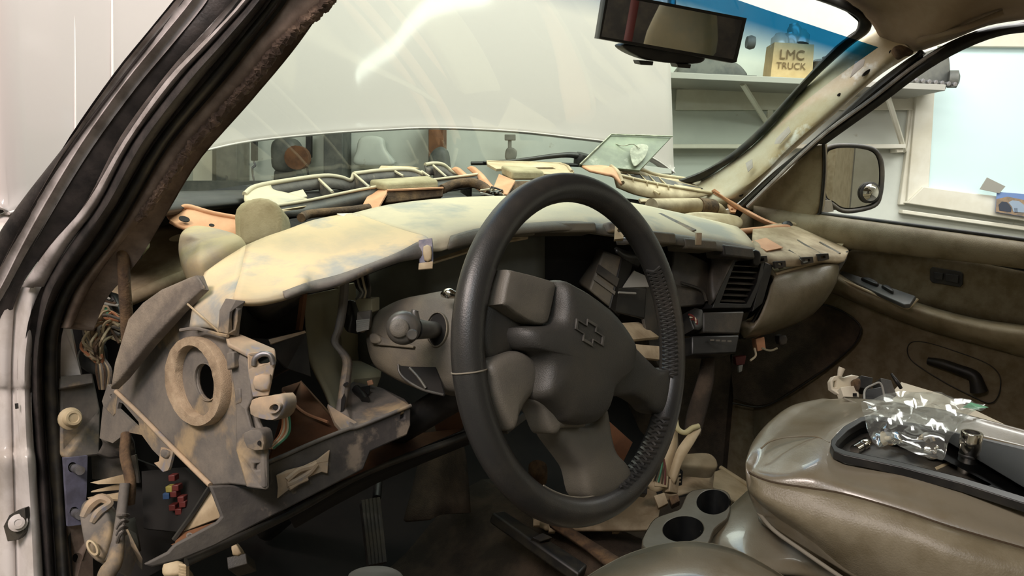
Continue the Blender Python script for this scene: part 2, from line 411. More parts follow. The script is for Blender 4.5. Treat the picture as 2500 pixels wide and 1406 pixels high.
tag(pp, 'colour photo print of off-road trucks on the window sill', 'poster')
def pq(name, pts, m): return plate(name, [fw(*p, .0925) for p in pts], m, pp, .001, depth_dir=FH, bevel=0)
pq('printed_hills', [(2433, 486), (2460, 480), (2500, 488), (2598, 494), (2596, 544), (2430.5, 517)], 'sand')
def pq2(name, pts, m): return plate(name, [fw(*p, .094) for p in pts], m, pp, .001, depth_dir=FH, bevel=0)
pq2('printed_truck', [(2438, 500), (2446, 492), (2458, 493), (2464, 499), (2470, 508), (2468, 518), (2440, 514)], 'carp')
pq2('printed_truck', [(2462, 494), (2472, 489), (2488, 491), (2500, 500), (2516, 507), (2514, 520), (2474, 517), (2471, 505)], 'carp2')
pq2('printed_wheel', [(2476, 508), (2484, 508), (2485, 519), (2477, 519)], 'carp')
pq2('printed_wheel', [(2500, 509), (2508, 510), (2508, 521), (2501, 520)], 'carp')

# shelf with its brackets and what stands on it
SH = .42
sh = thing('wall_shelf', 'long grey plank shelf on diagonal white brackets on garage wall', 'shelf', tuple(fw(1900, 200)))
shp = [fw(1600, 180, 0), fw(2318, 205, 0)]
zs = fw(1950, 190, SH).z
def shelf_pt(px, off, dz=0):                          # a point on top of the shelf
    r = ray(px, 190); o = FWP[0]-FH*off; t = (o-CAM).dot(FH)/r.dot(FH); p = CAM+r*t; p.z = zs+dz; return p
a = shelf_pt(1560, SH); b = shelf_pt(2312, SH)
box('board', a-Vector((0, 0, .03)), b-a, FH*SH, Vector((0, 0, .03)), 'greyp', sh, .003)
for (x0, y0, x1, y1) in ((1814, 200, 1872, 300), (2166, 228, 2208, 368)):
    p = shelf_pt(x0, SH*.8, -.03); q = fw(x1, y1, .02)
    tube('bracket_strut', [p, q], .014, 'wallw', sh, seg=6, n=1)
    box('bracket_rail', fw(x1, y1, .02), RH*.03, Vector((0, 0, zs-.03-q.z)), FH*.02, 'wallw', sh)
box('backboard', fw(1650, 268, .03)-Vector((0, 0, .0)), fw(2240, 268, .03)-fw(1650, 268, .03), Vector((0, 0, zs-.03-fw(1650, 268, 0).z)), FH*.025, 'wallw', sh, .002)
wall_ledge = thing('wall_ledge', 'white board fixed low on the garage wall under the shelf', 'board', tuple(fw(1800, 360)))
fwq('board', 1640, 352, 2212, 362, .10, .10, 'wallw', wall_ledge)
fwq('support_block', 2190, 362, 2206, 372, .08, .08, 'wallw', wall_ledge)

def onshelf(px, off=.22): return shelf_pt(px, off)
# paper bag with jars
o = onshelf(1922, .27); bag = thing('paper_bag', 'brown paper bag with faded printed letters standing on the shelf', 'bag', tuple(o))
wb = .21; hb = .185
u = RH
vs = [o-u*wb/2-FH*.06, o+u*wb/2-FH*.06, o+u*wb/2+FH*.07, o-u*wb/2+FH*.07]
top = [v+Vector((0, 0, hb))+(v-o-FH*.005)*(-.06)+Vector((0, 0, random.uniform(-.008, .008))) for v in vs]
obj('bag_shell', vs+top+[v*.97+o*.03 for v in top], [(0, 1, 2, 3), (0, 4, 5, 1), (1, 5, 6, 2), (2, 6, 7, 3), (3, 7, 4, 0)], 'paper', bag, smooth=False, solid=.002)
for s_, z_, sz in (('LMC', .122, .066), ('TRUCK', .068, .046)):
    text('printed_letters', s_, o-FH*.0645+Vector((0, 0, z_))-u*.008, u, (0, 0, 1), sz, 'ink', bag)
for i, (dx, dz, r) in enumerate(((-.055, .19, .045), (.0, .2, .04), (.05, .215, .042), (.015, .245, .035))):
    j = lathe('glass_jar', o+u*dx+Vector((0, 0, dz)), (.2*(-1)**i, .1, 1), [(r*.5, -.04), (r, -.03), (r, .02), (r*.7, .034), (r*.6, .045)], 'glassj', None, 16)
    tag(j, ['cloudy jar at the left of the paper bag mouth', 'cloudy jar in the middle of the paper bag', 'cloudy jar at the right of the paper bag mouth', 'topmost cloudy jar piled above the paper bag'][i], 'jar', 'jars in the paper bag')
o = onshelf(2012, .25); pot = thing('metal_pot', 'grey metal pot with lid beside the paper bag on the shelf', 'pot', tuple(o))
lathe('pot_body', o, (0, 0, 1), [(.07, 0), (.075, .01), (.075, .1), (.079, .104)], 'steel', pot)
lathe('lid', o+Vector((0, 0, .104)), (0, 0, 1), [(.079, 0), (.06, .014), (.02, .02), (.02, .03), (.012, .034)], 'steel', pot)
tube('pot_handle', [o+u*.074+Vector((0, 0, .08)), o+u*.1+Vector((0, 0, .075)), o+u*.1+Vector((0, 0, .05)), o+u*.074+Vector((0, 0, .045))], .005, 'steel', pot, 6)
o = onshelf(1735, .25); pg = thing('power_tool', 'dark bench tool lying on the shelf behind the mirror', 'tool', tuple(o))
puff('tool_body', [o+u*a_+Vector((0, 0, b_)) for a_, b_ in ((-.16, 0), (.17, 0), (.15, .07), (.06, .11), (.04, .17), (-.08, .17), (-.14, .09))], 'darktool', pg, .1, .02)
box('tool_base', o-u*.2-FH*.06, u*.42, FH*.12, Vector((0, 0, .018)), 'darktool', pg)
lathe('knob', o+u*.19+Vector((0, 0, .19)), (1, -1, 0), [(.03, -.02), (.036, 0), (.03, .02)], 'darktool', pg, 14)
o = onshelf(2262, .22); pg = thing('carburetor', 'dark cast engine part at the right end of the shelf', 'engine part', tuple(o))
puff('casting', [o+u*a_+Vector((0, 0, b_)) for a_, b_ in ((-.12, 0), (.1, 0), (.1, .16), (.05, .21), (-.03, .17), (-.1, .1))], 'darktool', pg, .12, .03)
lathe('pulley', o+u*.11-FH*.05+Vector((0, 0, .05)), RH-FH*.4, [(.02, -.02), (.045, -.02), (.045, .02), (.02, .03)], 'darktool', pg, 16)
for k in range(7):
    tube('bolt', [o+u*(-.1+.033*k)-FH*.075+Vector((0, 0, .03-.002*k)), o+u*(-.1+.033*k)-FH*.1+Vector((0, 0, .03-.002*k))], .011, 'steel', pg, 8, 1)
# things under the hood line: posts and hanging tools on the far wall
def wpost(x0, x1, y0, y1, m, label, off=.2):
    o = tag(fwq('wall_post', x0, y0, x1, y1, off, off, m), label, 'post', 'dark uprights on the far garage wall'); return o
wpost(527, 578, 300, 462, 'darktool', 'dark upright post seen under the hood, leftmost')
wpost(790, 836, 290, 448, 'darktool', 'dark upright post seen under the hood, right of the grinder', .22)
wpost(1046, 1082, 285, 420, 'brown', 'brown wooden upright seen under the raised hood', .2)
wpost(470, 518, 300, 465, 'wallw', 'white painted upright seen under the hood at the left pillar', .12)
bs = tag(fwq('bench_strip', 380, 441, 1180, 470, .5, .06, 'darktool'), 'long dark bench edge along the far wall under the hood', 'bench')
gr = thing('hanging_grinder', 'dark bench grinder on stand seen under the hood', 'tool', tuple(fw(695, 440, .4)))
puff('motor', OL(FWP, [(668, 345), (700, 335), (722, 350), (730, 385), (722, 415), (672, 415), (664, 380)], .4), 'darktool', gr, .1, .04)
puff('stand', OL(FWP, [(675, 412), (718, 412), (728, 445), (730, 470), (664, 470), (668, 445)], .38), 'darktool', gr, .12, .02)
lathe('wheel_guard', fw(727, 385, .43), FH, [(.03, -.03), (.06, -.03), (.06, .03), (.03, .03)], 'brown', gr, 18)
for px, l_, lab in ((619, 392, 'slim dark tool hanging by a hook left of the grinder'), (753, 385, 'slim dark tool hanging by a hook right of the grinder')):
    h = thing('hanging_tool', lab, 'tool', tuple(fw(px, 400, .12)), 'slim tools hanging on the far wall')
    fwq('blade', px-7, 325, px+7, l_, .12, .03, 'blackpl', h)
    tube('hook', [fw(px, l_, .11), fw(px+4, l_+12, .11), fw(px-3, l_+20, .11), fw(px+1, l_+50, .11)], .006, 'steel', h, 6)
hs = thing('helmet_silhouette', 'dark round helmet standing on the wall ledge under the hood', 'helmet', tuple(fw(1073, 410, .3)))
puff('helmet_shell', OL(FWP, [(1050, 412), (1048, 385), (1060, 366), (1078, 358), (1092, 370), (1096, 395), (1094, 412)], .3), 'darktool', hs, .08, .06)
cs = thing('clamp_stand', 'dark clamp with square head hanging on the far wall', 'clamp', tuple(fw(1245, 370, .15)))
fwq('head', 1232, 328, 1259, 342, .17, .05, 'darktool', cs); fwq('stem', 1240, 342, 1249, 362, .16, .03, 'darktool', cs)
puff('body', OL(FWP, [(1234, 388), (1236, 364), (1250, 360), (1262, 370), (1256, 390)], .16), 'darktool', cs, .05, .01)
pd = thing('pale_plastic_jug', 'pale plastic jug hanging on the far wall under the hood', 'jug', tuple(fw(905, 370, .12)))
puff('jug', OL(FWP, [(868, 402), (870, 368), (882, 335), (930, 335), (940, 365), (962, 402)], .12), 'wallg', pd, .05, .02)

# fluorescent lamps of the garage (their reflection shows on the hood)
def lamp(name, p, q, label, strength, r=.03):
    p, q = Vector(p), Vector(q); t = thing(name, label, 'lamp', tuple((p+q)/2), 'fluorescent lamps of the garage')
    MM = MATS.get('lampglow%s' % strength) or MATS.setdefault('lampglow%s' % strength, emat('glowing tube', (255, 252, 244), strength))
    tube('glow_tube', [p, q], r, MM, t, 12, 1)
    d = (q-p).normalized(); up = Vector((0, 0, 1)); s_ = d.cross(up).normalized()
    box('housing', p-s_*.05+up*.035, q-p, s_*.1, up*.04, 'wallw', t)

# ================================================================ HOOD
def hood_y(x): return 1.02-.545*x*x
def hood_hit(px, py):
    r = ray(px, py); t = 1.2
    for _ in range(40):
        p = CAM+r*t; e = p.y-hood_y(p.x); t -= e/(r.y+1.09*p.x*r.x+1e-6)*.7
    return CAM+r*t
hb = [hood_hit(px, py) for px, py in ((20, 520), (180, 468), (380, 400), (500, 367), (620, 343), (800, 325), (930, 317), (1060, 312), (1250, 320), (1400, 336), (1500, 350), (1590, 385), (1645, 422))]
hood = thing('raised_hood', 'white truck hood raised almost upright beyond the windshield', 'hood', (0, 1.05, .3))
LEAN = .10
def hood_up(p, h, k=1): return Vector((p.x*(1-.02*h), p.y+LEAN*h+.05*h*h, p.z+h))
cols = [[p+Vector((0, .02, -.004)), p]+[hood_up(p, h) for h in (.03, .2, .45, .75, 1.05, 1.25)] for p in hb]
HOODM = 'hood'
surf('hood_skin', cols, HOODM, hood, .03, nu=3, nv=3)
def hood_at(px, py):
    p = hood_hit(px, py)
    for _ in range(12):
        base = min(hb, key=lambda q: abs(q.x-p.x)); h = max(0, p.z-base.z); yy = hood_y(p.x)+LEAN*h+.05*h*h
        r = ray(px, py); p = CAM+r*((yy-CAM.y)/r.y)
    return p
for px in (180, 272):  # highlights on the hood creases, painted as bright white ribbons
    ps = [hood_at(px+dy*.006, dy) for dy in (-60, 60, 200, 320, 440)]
    surf('crease_highlight', [[p+Vector((-.0022, -.001, 0)) for p in ps], [p+Vector((0, -.004, 0)) for p in ps], [p+Vector((.0022, -.001, 0)) for p in ps]], 'bright', hood, .001, nu=2, nv=3)
tube('hood_edge_bead', [p+Vector((0, -.004, 0)) for p in hb], .0022, 'hood', hood, 8, 4)

# ================================================================ TRUCK BODY
body = thing('truck_body', 'white pickup cab shell with stripped windshield pillars and doorway', 'truck', (-.1, .3, -.7))
def ws(u, v):                                         # windshield: u -1..1 across, v 0 bottom..1 top
    xb = .73*u; yb = .90-.37*u*u; zb = .125+.015*(1-u*u)
    xt = .645*u; yt = .345-.235*u*u; zt = .575-.085*u*u
    w = v; bow = .03*sin(pi*v)
    return Vector((xb*(1-w)+xt*w, yb*(1-w)+yt*w+bow, zb*(1-w)+zt*w+bow*.6))
GL = glassmat('green tinted windshield glass', (.80, .92, .84), .07, (.80, .95))
surf('windshield', [[ws(-1+2*i/14, j/8) for j in range(9)] for i in range(15)], GL, body, 0, nu=2, nv=2, uv=True)
tube('windshield_header', [ws(-1+.2*i, 1)+Vector((0, -.01, .012)) for i in range(7)], .016, 'headl', body, 10)
# cowl below the glass
cw = [[ws(-1+.2*i, 0)+Vector((0, -.03, -.02)), ws(-1+.2*i, 0)+Vector((0, .02, -.005)), Vector((.78*(-1+.2*i), hood_y(.78*(-1+.2*i))-.03, .12)), Vector((.78*(-1+.2*i), hood_y(.78*(-1+.2*i))+.08, .08))] for i in range(11)]
surf('cowl_panel', cw, 'blackpl', body, .01, nu=2, nv=2)
ws_arm = thing('windshield_wiper', 'black wiper arm resting on the windshield behind the plastic sheet', 'wiper', tuple(D(1420, 390, 2.05)))
tube('arm', DL([(1180, 396, 1.98), (1260, 392, 2.0), (1370, 379, 2.03), (1412, 381, 2.05), (1420, 392, 2.06)]), [.003, .005, .007, .009, .01], 'blackpl', ws_arm, 8)
lathe('pivot', D(1422, 388, 2.06), (0, -.3, 1), [(.02, -.02), (.024, 0), (.02, .014)], 'blackpl', ws_arm, 16)
tube('blade', DL([(1150, 399, 1.98), (1300, 398, 2.02), (1440, 405, 2.06)]), .005, 'seal2', ws_arm, 8)

# near pillar: strips running down into the doorway.  (pixel x at rows) per boundary, with depth by row
rowsY = [-60, 0, 100, 200, 350, 500, 600, 700, 800, 900, 1000, 1100, 1250, 1450]
dep = [.77, .78, .79, .81, .85, .89, .93, .97, 1.0, 1.03, 1.05, 1.06, 1.06, 1.05]
B = {
 'o0': [468, 430, 355, 280, 162, 45, -20, -60, -80, -90, -90, -90, -90, -90],
 'o1': [502, 466, 385, 303, 196, 105, 50, 0, -60, -75, -75, -75, -75, -75],
 'o2': [508, 472, 391, 310, 203, 113, 58, 6, -50, -70, -70, -70, -70, -70],
 'g0': [620, 586, 496, 402, 297, 208, 122, 52, 20, 0, -8, -10, -10, -10],
 'g1': [645, 612, 523, 432, 320, 240, 166, 108, 88, 76, 78, 84, 96, 108],
 's0': [690, 655, 574, 488, 372, 285, 220, 152, 112, 104, 106, 112, 124, 136],
 's1': [725, 692, 615, 535, 410, 322, 262, 186, 146, 140, 144, 152, 160, 172],
 'b0': [850, 816, 700, 618, 478, 372, 292, 222, 176, 150, 150, 156, 164, 174],
}
rowsY.insert(0, -380); dep.insert(0, .70)
for k_ in B: B[k_].insert(0, B[k_][0]+(B[k_][0]-B[k_][1])*5.2)
def strip(name, a, b, m, bulge, doff=0, i0=0, i1=None, th=.012, dip=0):
    cols_ = []
    idx = range(i0, i1 or len(rowsY))
    for t, bl in ((0, 0), (.15, .6), (.5, 1), (.85, .6), (1, 0)):
        cols_.append([D(B[a][i]*(1-t)+B[b][i]*t, rowsY[i], dep[i]+doff-bulge*bl) for i in idx])
    return surf(name, cols_, m, body, th, nu=3, nv=4)
strip('outer_door_seal', 'o0', 'o1', 'seal', .010, .012)
strip('seal_lip', 'o1', 'o2', 'gstrip', .006, .004)
strip('door_frame_channel', 'o2', 'g0', 'seal', .006, .012)
strip('painted_pinch_weld', 'g0', 'g1', 'gstrip', .010, .0, 0, 9)
strip('door_weatherstrip', 'g1', 's0', 'seal', .020, .004, th=.02)
strip('weatherstrip_groove', 's0', 's1', 'seal2', .010, .008, th=.02)
strip('inner_pillar', 's1', 'b0', 'brownp', .012, .02, 0, 10, th=.04)
# crumbling glue along the glass edge
vs, fs = [], []
for i in range(130):
    t = i/129; y = -30+t*560
    j = max(k for k in range(len(rowsY)-1) if rowsY[k] <= y); f = (y-rowsY[j])/(rowsY[j+1]-rowsY[j])
    bx = B['b0'][j]*(1-f)+B['b0'][j+1]*f; d_ = dep[j]*(1-f)+dep[j+1]*f
    tube('', DL([(bx-9+random.uniform(-4, 4), y-7, d_+.012), (bx-5+random.uniform(-6, 5), y, d_+.008), (bx-10+random.uniform(-4, 4), y+8, d_+.012)]), random.uniform(.003, .0062), 'rubble', seg=6, n=1, join=(vs, fs))
o = obj('crumbling_glue', vs, fs, 'rubble', body); o['kind'] = 'stuff'
# door jamb: white painted outer part
jy = [690, 760, 830, 890, 940, 955, 1010, 1090, 1120, 1180, 1240, 1300, 1360, 1450]
jd = [.985, 1.0, 1.01, 1.02, 1.03, 1.037, 1.035, 1.04, 1.028, 1.04, 1.045, 1.04, 1.035, 1.03]
cols = []
for u_, dd in ((-.6, .03), (-.2, .005), (.15, -.005), (.35, 0), (.42, .006), (.7, -.012), (.9, -.004), (1, .014)):
    c_ = []
    for y, d_ in zip(jy, jd):
        k = max(i for i in range(len(rowsY)-1) if rowsY[i] <= y); f = (y-rowsY[k])/(rowsY[k+1]-rowsY[k])
        bx = B['g1'][k]*(1-f)+B['g1'][k+1]*f+2
        c_.append(D(-5+(bx+5)*u_ if u_ > 0 else u_*80, y, d_+dd))
    cols.append(c_)
surf('door_jamb', cols, 'whitepaint', body, .015, nu=3, nv=3)
lt = thing('door_striker', 'round grey door striker in a dark recess of the white jamb', 'striker', tuple(D(45, 1280, 1.0)))
plate('recess', DL([(8, 1285, 1.022), (22, 1258, 1.022), (42, 1246, 1.022), (60, 1240, 1.022), (62, 1262, 1.022), (60, 1300, 1.022), (45, 1318, 1.022), (18, 1322, 1.022)]), 'darkpl', lt, .01)
lathe('striker_pin', D(44, 1276, 1.02), CAM-D(44, 1276, 1.02), [(.0115, 0), (.0115, .0015), (.0065, .002), (.0065, .006), (.008, .0065), (.008, .0085), (.0045, .009), (.0045, .008)], 'whitepaint', lt, 20)
plate('jamb_slot', DL([(36, 985, 1.018), (40, 985, 1.018), (41, 998, 1.018), (37, 998, 1.018)]), 'blackpl', body, .004, bevel=0)
# hinge pillar inside the seal
plate('hinge_pillar_top', DL([(146, 770, 1.05), (160, 745, 1.05), (188, 880, 1.07), (198, 918, 1.08), (146, 925, 1.07)]), 'whitepaint', body, .01)
plate('hinge_pillar_plate', DL([(146, 920, 1.06), (228, 912, 1.10), (246, 1000, 1.11), (244, 1112, 1.10), (165, 1120, 1.06), (150, 1110, 1.06)]), 'dashg', body, .012, bevel=.003)
plate('plate_fold', DL([(146, 918, 1.055), (228, 910, 1.095), (232, 935, 1.09), (148, 948, 1.05)]), 'dashg', body, .01, bevel=.003)
bp_ = D(170, 1022, 1.055); bn = (CAM-bp_).normalized()+Vector((.35, 0, 0))
lathe('hinge_bolt', bp_, bn, [(.0155, 0), (.0155, .003), (.0115, .005), (.011, .013), (.010, .015), (.007, .015), (.006, .0135)], 'gasket', body, 20)
HPP = plane((156, 1118, 1.055), (214, 1112, 1.08), (166, 1285, 1.06))
plate('hinge_plate', OL(HPP, [(156, 1118), (214, 1112), (212, 1200), (205, 1280), (166, 1285)]), mat('bluish zinc', (128, 128, 150), .5, .3, c2=(100, 98, 112), scale=25), body, .006, holes=[OL(HPP, ell(178, 1141, 12, 13, 0, 14)), OL(HPP, ell(182, 1250, 12, 13, 0, 14))], bevel=.001)
for yy in (1141, 1250):
    tube('stud', DL([(180, yy, 1.075), (196, yy+8, 1.04)]), .006, 'steel', body, 12, 1)
plate('lower_pillar_plate', DL([(160, 1285, 1.07), (204, 1282, 1.09), (225, 1300, 1.1), (230, 1460, 1.1), (176, 1460, 1.06)]), 'brownp', body, .01, holes=[DL([(x_, y_, 1.085) for x_, y_ in ell(190, 1362, 13, 12, 0, 14)])], bevel=.002)
surf('hinge_pillar_back', [DL([(120, 700, 1.14), (130, 1000, 1.14), (150, 1460, 1.14)]), DL([(330, 700, 1.3), (330, 1000, 1.3), (340, 1460, 1.25)])], 'void', body, .01)
plate('fender_top', [Yp(-60, 545, .69), Yp(30, 512, .69), Yp(52, 500, .69), Yp(45, 520, .68), Yp(10, 565, .64), Yp(-60, 600, .62)], 'whitepaint', body, .01)
tube('fender_seam', [Yp(-60, 540, .68), Yp(0, 517, .68), Yp(56, 492, .69)], .0025, 'blackpl', body, 6)

# far pillar
def xs(l, x): return [X(a, b, x) for a, b in l]
gi = [(1600, 452), (1664, 436), (1730, 409), (1796, 365), (1862, 304), (1950, 207), (2038, 114), (2082, 82), (2094, 62), (2090, 44), (2060, 26), (1985, -2), (1800, -60)]
go = [(1600, 470), (1712, 441), (1760, 412), (1800, 385), (1868, 326), (1970, 211), (2070, 118), (2114, 86), (2127, 68), (2124, 52), (2085, 16), (2050, -6), (1900, -60)]
dp = [1.95, 1.93, 1.91, 1.88, 1.83, 1.75, 1.68, 1.64, 1.62, 1.61, 1.60, 1.60, 1.58]
surf('glass_edge_seal', [[D(a[0]*(1-t)+b[0]*t, a[1]*(1-t)+b[1]*t, d-bl) for a, b, d in zip(gi, go, dp)] for t, bl in ((0, 0), (.2, .012), (.8, .012), (1, 0))], 'seal2', body, .015, nu=3, nv=3)
pu = [(1640, 450, 1.96), (1712, 441, 1.93), (1800, 385, 1.88), (1868, 326, 1.83), (1970, 211, 1.75), (2070, 118, 1.69), (2118, 84, 1.66), (2160, 60, 1.64)]
pm = [(1660, 470, 1.93), (1745, 462, 1.90), (1838, 405, 1.84), (1905, 342, 1.79), (2005, 250, 1.71), (2105, 160, 1.66), (2150, 118, 1.63), (2190, 95, 1.62)]
pn = [(1700, 500, 1.92), (1765, 490, 1.885), (1862, 424, 1.825), (1925, 362, 1.775), (2030, 270, 1.695), (2125, 185, 1.645), (2172, 142, 1.62), (2215, 112, 1.60)]
pl_ = [(1720, 520, 1.93), (1795, 500, 1.90), (1885, 415, 1.835), (1945, 360, 1.79), (2050, 268, 1.70), (2140, 190, 1.65), (2200, 150, 1.625), (2238, 128, 1.61)]
surf('pillar_skin', [DL(pu), DL(pm), DL([(a[0], a[1], a[2]-.006) for a in pn]), DL(pl_)], 'bare', body, .02, nu=4, nv=4)
def itp(x, T):
    for a, b in zip(T, T[1:]):
        if x <= b[0]: return a[1]+(b[1]-a[1])*(x-a[0])/(b[0]-a[0])
    return T[-1][1]
PLX = [(1720, 1.93), (1795, 1.90), (1885, 1.835), (1945, 1.79), (2050, 1.70), (2140, 1.65), (2200, 1.625), (2238, 1.61)]
PNX = [(1700, 1.92), (1765, 1.885), (1862, 1.825), (1925, 1.775), (2030, 1.695), (2125, 1.645), (2172, 1.62), (2215, 1.60)]
for (px, py, r, e) in ((1809, 484-10, 6, 0), (1790, 448, 0, 0), (1880, 387, 4, 0), (1858, 405, 4, 0), (1913, 357, 9, 1), (2004, 272, 4, 0), (2050, 231, 4, 0), (2116, 177, 9, 1), (2176, 127, 5, 0)):
    if not r: continue
    d_ = itp(px, PLX)-.022
    e_ = ell(px, py, r*1.3 if e else r, 4 if e else r, -40, 12)
    plate('pillar_hole', [D(a, b, d_) for a, b in e_], 'blackpl', body, .006, bevel=0)
for l in ([(1820, 398), (1836, 388), (1838, 408), (1826, 420)], [(1895, 338), (1925, 308), (1930, 322), (1905, 350), (1890, 352)], [(2088, 150), (2112, 143), (2108, 160), (2075, 190)]):
    plate('tape_scrap', [D(a, b, itp(a, PNX)-.016) for a, b in l], 'whitepaint', body, .002, bevel=0)
t1 = [(1780, 520, 1.90), (1800, 500, 1.88), (1890, 418, 1.82), (1985, 340, 1.75), (2110, 225, 1.66), (2200, 155, 1.61), (2240, 128, 1.60)]
t2 = [(1800, 540, 1.88), (1832, 498, 1.85), (1925, 412, 1.79), (2005, 345, 1.73), (2135, 240, 1.64), (2220, 170, 1.60), (2262, 130, 1.585)]
surf('pillar_weatherstrip', [DL(t1), [(D(a[0], a[1], a[2])+D(b[0], b[1], b[2]))/2+(CAM-D(*a)).normalized()*.022 for a, b in zip(t1, t2)], DL(t2)], 'seal2', body, .012, nu=3, nv=3)
puff('pillar_clip', DL([(2180, 118, 1.585), (2200, 112, 1.585), (2230, 128, 1.58), (2215, 132, 1.58), (2195, 140, 1.58)]), 'tape', body, .01, .006)
tube('frame_edge_line', DL([(1824, 505, 1.845), (1990, 346, 1.72), (2130, 240, 1.63), (2236, 158, 1.58), (2324, 110, 1.55), (2420, 74, 1.52), (2520, 55, 1.50)]), .0045, 'gstrip', body, 6)
e1 = [(1985, 342, 1.74), (2122, 240, 1.65), (2236, 152, 1.59), (2324, 99, 1.55), (2412, 67, 1.52), (2500, 55, 1.50), (2620, 45, 1.47)]
e2 = [(2016, 352, 1.72), (2150, 256, 1.63), (2240, 188, 1.58), (2324, 136, 1.54), (2412, 97, 1.51), (2500, 77, 1.49), (2620, 62, 1.46)]
surf('door_window_seal', [DL(e1), [(D(*a)+D(*b))/2+(CAM-D(*a)).normalized()*.01 for a, b in zip(e1, e2)], DL(e2)], 'seal2', body, .015, nu=3, nv=3)
# headliner over the cab, seen at the upper right
h0 = [D(2040, -10, 1.62), D(2122, 52, 1.63), D(2150, 92, 1.64), D(2200, 118, 1.62), D(2240, 126, 1.60), D(2330, 95, 1.555), D(2412, 63, 1.52), D(2520, 45, 1.49)]
def zz(p, dx, dy, z): return Vector((p.x+dx, p.y+dy, z))
h1 = [D(2060, -20, 1.58), D(2150, 30, 1.585), D(2190, 66, 1.58), D(2235, 92, 1.56), D(2275, 98, 1.54), D(2345, 70, 1.50), D(2425, 40, 1.47), D(2530, 22, 1.44)]
h2 = [D(2080, -40, 1.52), D(2200, -10, 1.52), D(2250, 20, 1.51), D(2290, 40, 1.49), D(2330, 40, 1.46), D(2390, 20, 1.43), D(2450, 0, 1.40), D(2560, -20, 1.36)]
surf('headliner', [h0, h1, h2, [zz(p, -.12, -.12, .60) for p in h2]], 'headl', body, .02, nu=4, nv=4)
tube('headliner_fold', DL([(2240, 100, 1.553), (2300, 82, 1.515), (2360, 66, 1.475), (2450, 30, 1.435)]), .006, 'headl', body, 8)
rv = [(-.62, .12), (-.30, .32), (0, .35), (.30, .32), (.60, .10)]
vs = [Vector((x, y, .585)) for x, y in rv]+[Vector((.66, -.3, .56)), Vector((.66, -1.6, .56)), Vector((-.66, -1.6, .56)), Vector((-.68, -.3, .56))]
vs += [v+Vector((0, 0, .05)) for v in vs]
n_ = 9; fs = [tuple(range(n_)), tuple(reversed(range(n_, 2*n_)))]+[(i, (i+1) % n_, (i+1) % n_+n_, i+n_) for i in range(n_)]
obj('roof_panel', vs, fs, 'headl', body, smooth=False)
plate('rear_cab_wall', [Vector((x, -1.6, z)) for x, z in ((-.72, -.7), (.72, -.7), (.72, .58), (-.72, .58))], 'darkpl', body, .04, holes=[[Vector((x, -1.6, z)) for x, z in ((-.16, .02), (.5, .02), (.46, .5), (-.16, .5))]])
box('rear_pillar_panel', (.66, -1.6, .1), (.06, 0, 0), (0, .5, 0), (0, 0, .46), 'doorp', body)
# firewall, floor, sides
fwcols = [[Vector((x, y1, .10)), Vector((x, y1-.02, -.05)), Vector((x, y1-.03, -.3)), Vector((x, y1-.12, -.52)), Vector((x, y1-.38, -.62))] for x, y1 in ((-.74, .80), (-.5, .88), (-.2, .92), (0, .86), (.25, .92), (.5, .90), (.74, .80))]
surf('firewall', fwcols, 'void', body, .02, nu=2, nv=3)
surf('cab_floor', [[Vector((x, y, z)) for y in (.6, .3, 0, -.4, -.9, -1.6)] for x, z in ((-.76, -.60), (-.6, -.625), (-.35, -.62), (-.18, -.56), (-.05, -.47), (.08, -.47), (.2, -.56), (.38, -.62), (.72, -.62))], 'carpet', body, .03, nu=2, nv=2)
box('door_sill', (.68, -.9, -.63), (.08, 0, 0), (0, 1.7, 0), (0, 0, .05), 'doorp', body)
box('kick_panel', (.72, .42, -.62), (.03, 0, 0), (0, .4, 0), (0, 0, .7), 'carpet', body)
# tan plenum wall visible behind the dash at the near end
pw = [[(255, 600, 1.25), (255, 660, 1.22), (250, 735, 1.16), (252, 752, 1.17)],
      [(330, 556, 1.30), (330, 640, 1.26), (320, 716, 1.18), (322, 745, 1.20)],
      [(420, 545, 1.34), (420, 620, 1.28), (430, 672, 1.20), (432, 700, 1.22)],
      [(520, 548, 1.37), (520, 600, 1.31), (530, 640, 1.25), (530, 670, 1.27)],
      [(620, 548, 1.42), (620, 590, 1.36), (640, 620, 1.30), (640, 640, 1.32)]]
surf('plenum_wall', [DL(c_) for c_ in pw], 'tan', body, .01)
tube('plenum_lower_roll', DL([(235, 765, 1.15), (322, 728, 1.175), (430, 684, 1.2), (530, 648, 1.24), (640, 622, 1.3)]), .011, 'tan', body, 10)
tube('plenum_upper_roll', DL([(310, 560, 1.30), (345, 542, 1.31), (430, 525, 1.36), (560, 505, 1.42), (700, 480, 1.52)]), .020, 'darkpl', body, 10)
plate('plenum_lid', DL([(330, 520, 1.36), (420, 478, 1.42), (590, 452, 1.5), (720, 440, 1.6), (700, 470, 1.55), (480, 508, 1.42), (330, 545, 1.34)]), 'blackpl', body, .006)
tube('cowl_lip', DL([(350, 508, 1.42), (490, 490, 1.46), (488, 498, 1.45), (352, 520, 1.41)]), .006, mat('grey green cowl', (84, 96, 94), .5), body, 8)
plate('plenum_emboss', DL([(x_, y_, 1.295) for x_, y_ in ell(445, 578, 34, 9, -12, 20)]), 'gasket', body, .003)
plate('scuff_plate', DL([(1700, 1165, 1.72), (1770, 1142, 1.85), (1850, 1205, 1.72), (1800, 1225, 1.62)]), 'gasket', body, .006, bevel=.002)
tube('scuff_plate_rib', DL([(1760, 1142, 1.85), (1850, 1200, 1.72)]), .006, 'gasket', body, 8)
